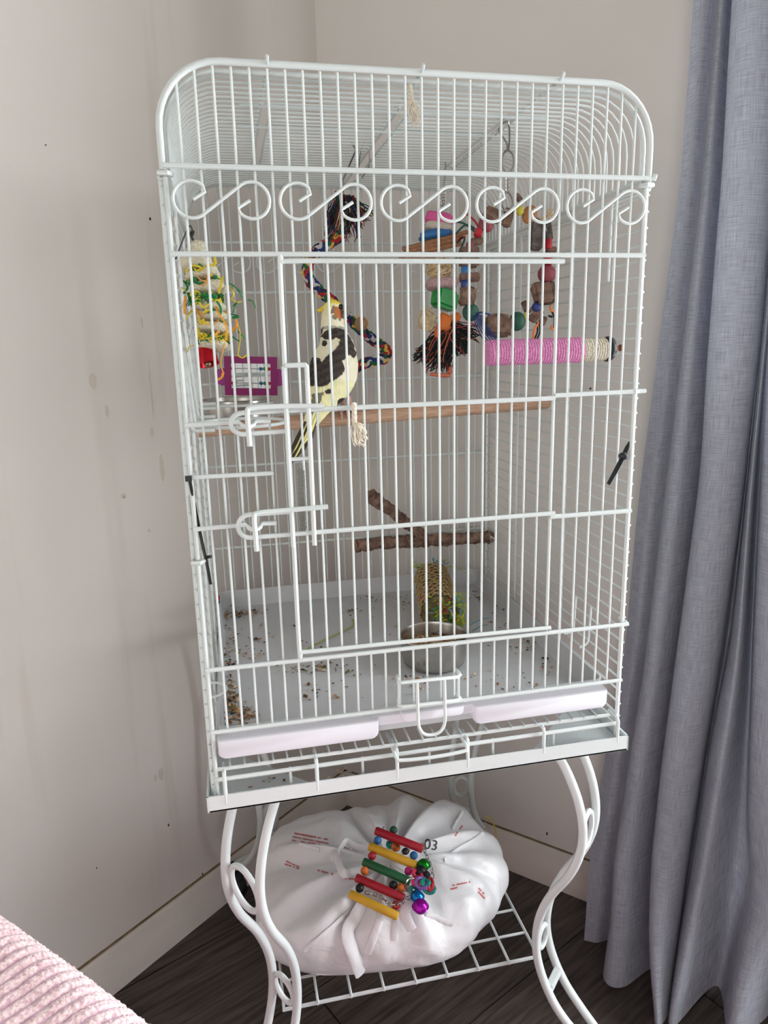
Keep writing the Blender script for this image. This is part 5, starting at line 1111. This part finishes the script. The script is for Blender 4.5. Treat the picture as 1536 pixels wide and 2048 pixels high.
def sofa():
    zt = .50; e0_ = Vector((-.196, -.069, 0)); ed = Vector((.172, -.173, 0)).normalized(); bk = Vector((-ed.y, ed.x, 0))
    if bk.dot(Vector((-1, -1, 0))) < 0: bk = -bk
    rad = .045; root = empty('sofa', e0_+ed*.2+bk*.2, 'pale pink jumbo cord sofa end in the bottom left corner', 'sofa')
    prof = []                                             # (distance back from the edge, height, outward normal)
    for i in range(40): prof.append((0, .02+(zt-rad-.02)*i/40, (-1, 0)))
    for i in range(60): a = PI/2*i/60; prof.append((rad-rad*math.cos(a), zt-rad+rad*math.sin(a), (-math.cos(a), math.sin(a))))
    for i in range(101): prof.append((rad+.36*i/100, zt+.012*math.sin(PI*i/100), (0, 1)))
    n = len(prof); s0, s1, st = -.03, .62, .0009; K = int((s1-s0)/st); V = []; A = []; lam = .0118
    for k in range(K+1):
        s = s0+(s1-s0)*k/K
        for i, (d, h, nn) in enumerate(prof):
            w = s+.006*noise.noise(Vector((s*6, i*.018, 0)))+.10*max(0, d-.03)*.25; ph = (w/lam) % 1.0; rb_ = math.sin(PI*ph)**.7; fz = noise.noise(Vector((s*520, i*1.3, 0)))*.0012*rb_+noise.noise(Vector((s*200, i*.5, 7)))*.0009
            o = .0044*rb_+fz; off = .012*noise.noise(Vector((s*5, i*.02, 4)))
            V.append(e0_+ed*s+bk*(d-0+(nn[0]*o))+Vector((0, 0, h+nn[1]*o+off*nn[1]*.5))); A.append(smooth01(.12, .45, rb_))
    F = [(k*n+i, (k+1)*n+i, (k+1)*n+i+1, k*n+i+1) for k in range(K) for i in range(n-1)]
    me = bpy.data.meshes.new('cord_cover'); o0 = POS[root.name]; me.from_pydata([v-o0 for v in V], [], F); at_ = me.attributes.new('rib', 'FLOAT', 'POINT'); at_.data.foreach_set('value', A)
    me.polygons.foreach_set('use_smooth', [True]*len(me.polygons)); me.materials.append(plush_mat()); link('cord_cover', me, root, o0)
    b = MB(); c = e0_+ed*((s0+s1)/2)+bk*(.02+.19)+Vector((0, 0, .24)); b.box(c, s1-s0-.01, .37, .42, Matrix.Rotation(math.atan2(ed.y, ed.x), 3, 'Z'), .02); b.build('cushion_core', mat('sofa_pink', (220, 180, 186), .9), root)
    for sx in (.05, s1-.08):
        for bx in (.06, .32): b = MB(); p = e0_+ed*sx+bk*bx; b.lathe(p, [(.016, 0), (.018, .01), (.022, .04)], 14, close=True); b.build('leg', M_black, root)
sofa()

# ------------------------------------------------------------ marks on the walls, small bits
def on_wall(u, v, org, nn):
    d = CM.transposed() @ Vector(((u-768)/FPX, (v-1024)/FPX, 1.0)); return CAMP+d*((org-CAMP).dot(nn)/d.dot(nn))
M_st1 = mat('stain_dark', (60, 52, 46), .9); M_st2 = mat('stain_tan', (213, 204, 190), .8, var=.06, vscale=60); M_st3 = mat('stain_grey', (208, 199, 190), .85, var=.06, vscale=90)
def stain(u, v, w, h, m_, left=True, name='stain'):
    nn, dd = (NL, DL) if left else (NR, DR); base = wall_left if left else wall_right
    c = on_wall(u, v, CORNER, nn)+nn*.0002; e = mpp(c); b = MB(); n = 16; V = []
    for k in range(n):
        a = 2*PI*k/n; q = 1+.22*noise.noise(Vector((math.cos(a)*1.3+u, math.sin(a)*1.3, v))); V.append(c+dd*(w*e*math.cos(a)*q)+Vector((0, 0, h*e*math.sin(a)*q)))
    V += [p+nn*.0003 for p in V]; b.add(V, [tuple(range(n)), tuple(range(2*n-1, n-1, -1))]+[(k, k+n, (k+1) % n+n, (k+1) % n) for k in range(n)])
    b.build(name, m_, base, smooth=False)
for a in ((300, 438, 2.2, 3.0, M_st1), (91, 290, 1.6, 1.6, M_st1), (337, 1650, 1.6, 3.2, M_st1), (193, 1736, 1.2, 2, M_st1), (247, 992, 6, 6, M_st3), (248, 994, 3, 3, M_st1), (298, 1061, 3, 4, M_st3), (322, 1548, 6, 13, M_st3), (311, 1556, 4, 9, M_st2), (304, 864, 5, 10, M_st2), (302, 780, 1.6, 60, M_st2), (324, 935, 5, 28, M_st2), (214, 822, 4, 12, M_st2), (186, 762, 8, 16, M_st2), (284, 645, 1.8, 11, M_st3), (405, 1748, 1.5, 3, M_st1)): stain(*a)
for a in ((1094, 1667, 1.6, 4, M_st1), (1181, 777, 2.2, 2.2, M_st1), (640, 1608, 2.2, 2.2, M_st1)): stain(*a, left=False)
b = MB(); ys = [on_wall(u, v, CORNER+NR*.018, NR) for u, v in ((970, 1632), (984, 1642), (992, 1664), (990, 1684), (986, 1704))]; ys.append(Vector((ys[-1].x, ys[-1].y, .002)))
b.tube(catmull(ys, 5), .0012, 5); tag(b.build('paper_strand', MS[0]), 'yellow paper strand stuck against the right skirting behind the cage', 'paper strand')
cl = Vector((.0040, .40, .592)); root = empty('plastic_clip', cl, 'tiny blue and red plastic clip on the left wires above the tray', 'clip')
b = MB(); b.box(cl+Vector((0, 0, -.004)), .004, .012, .020, Matrix.Rotation(.25, 3, 'X'), .001); b.build('clip_body', M_lblue, root); b = MB(); b.box(cl+Vector((0, .004, .010)), .004, .010, .006, None, .001); b.build('clip_tip', M_red, root)
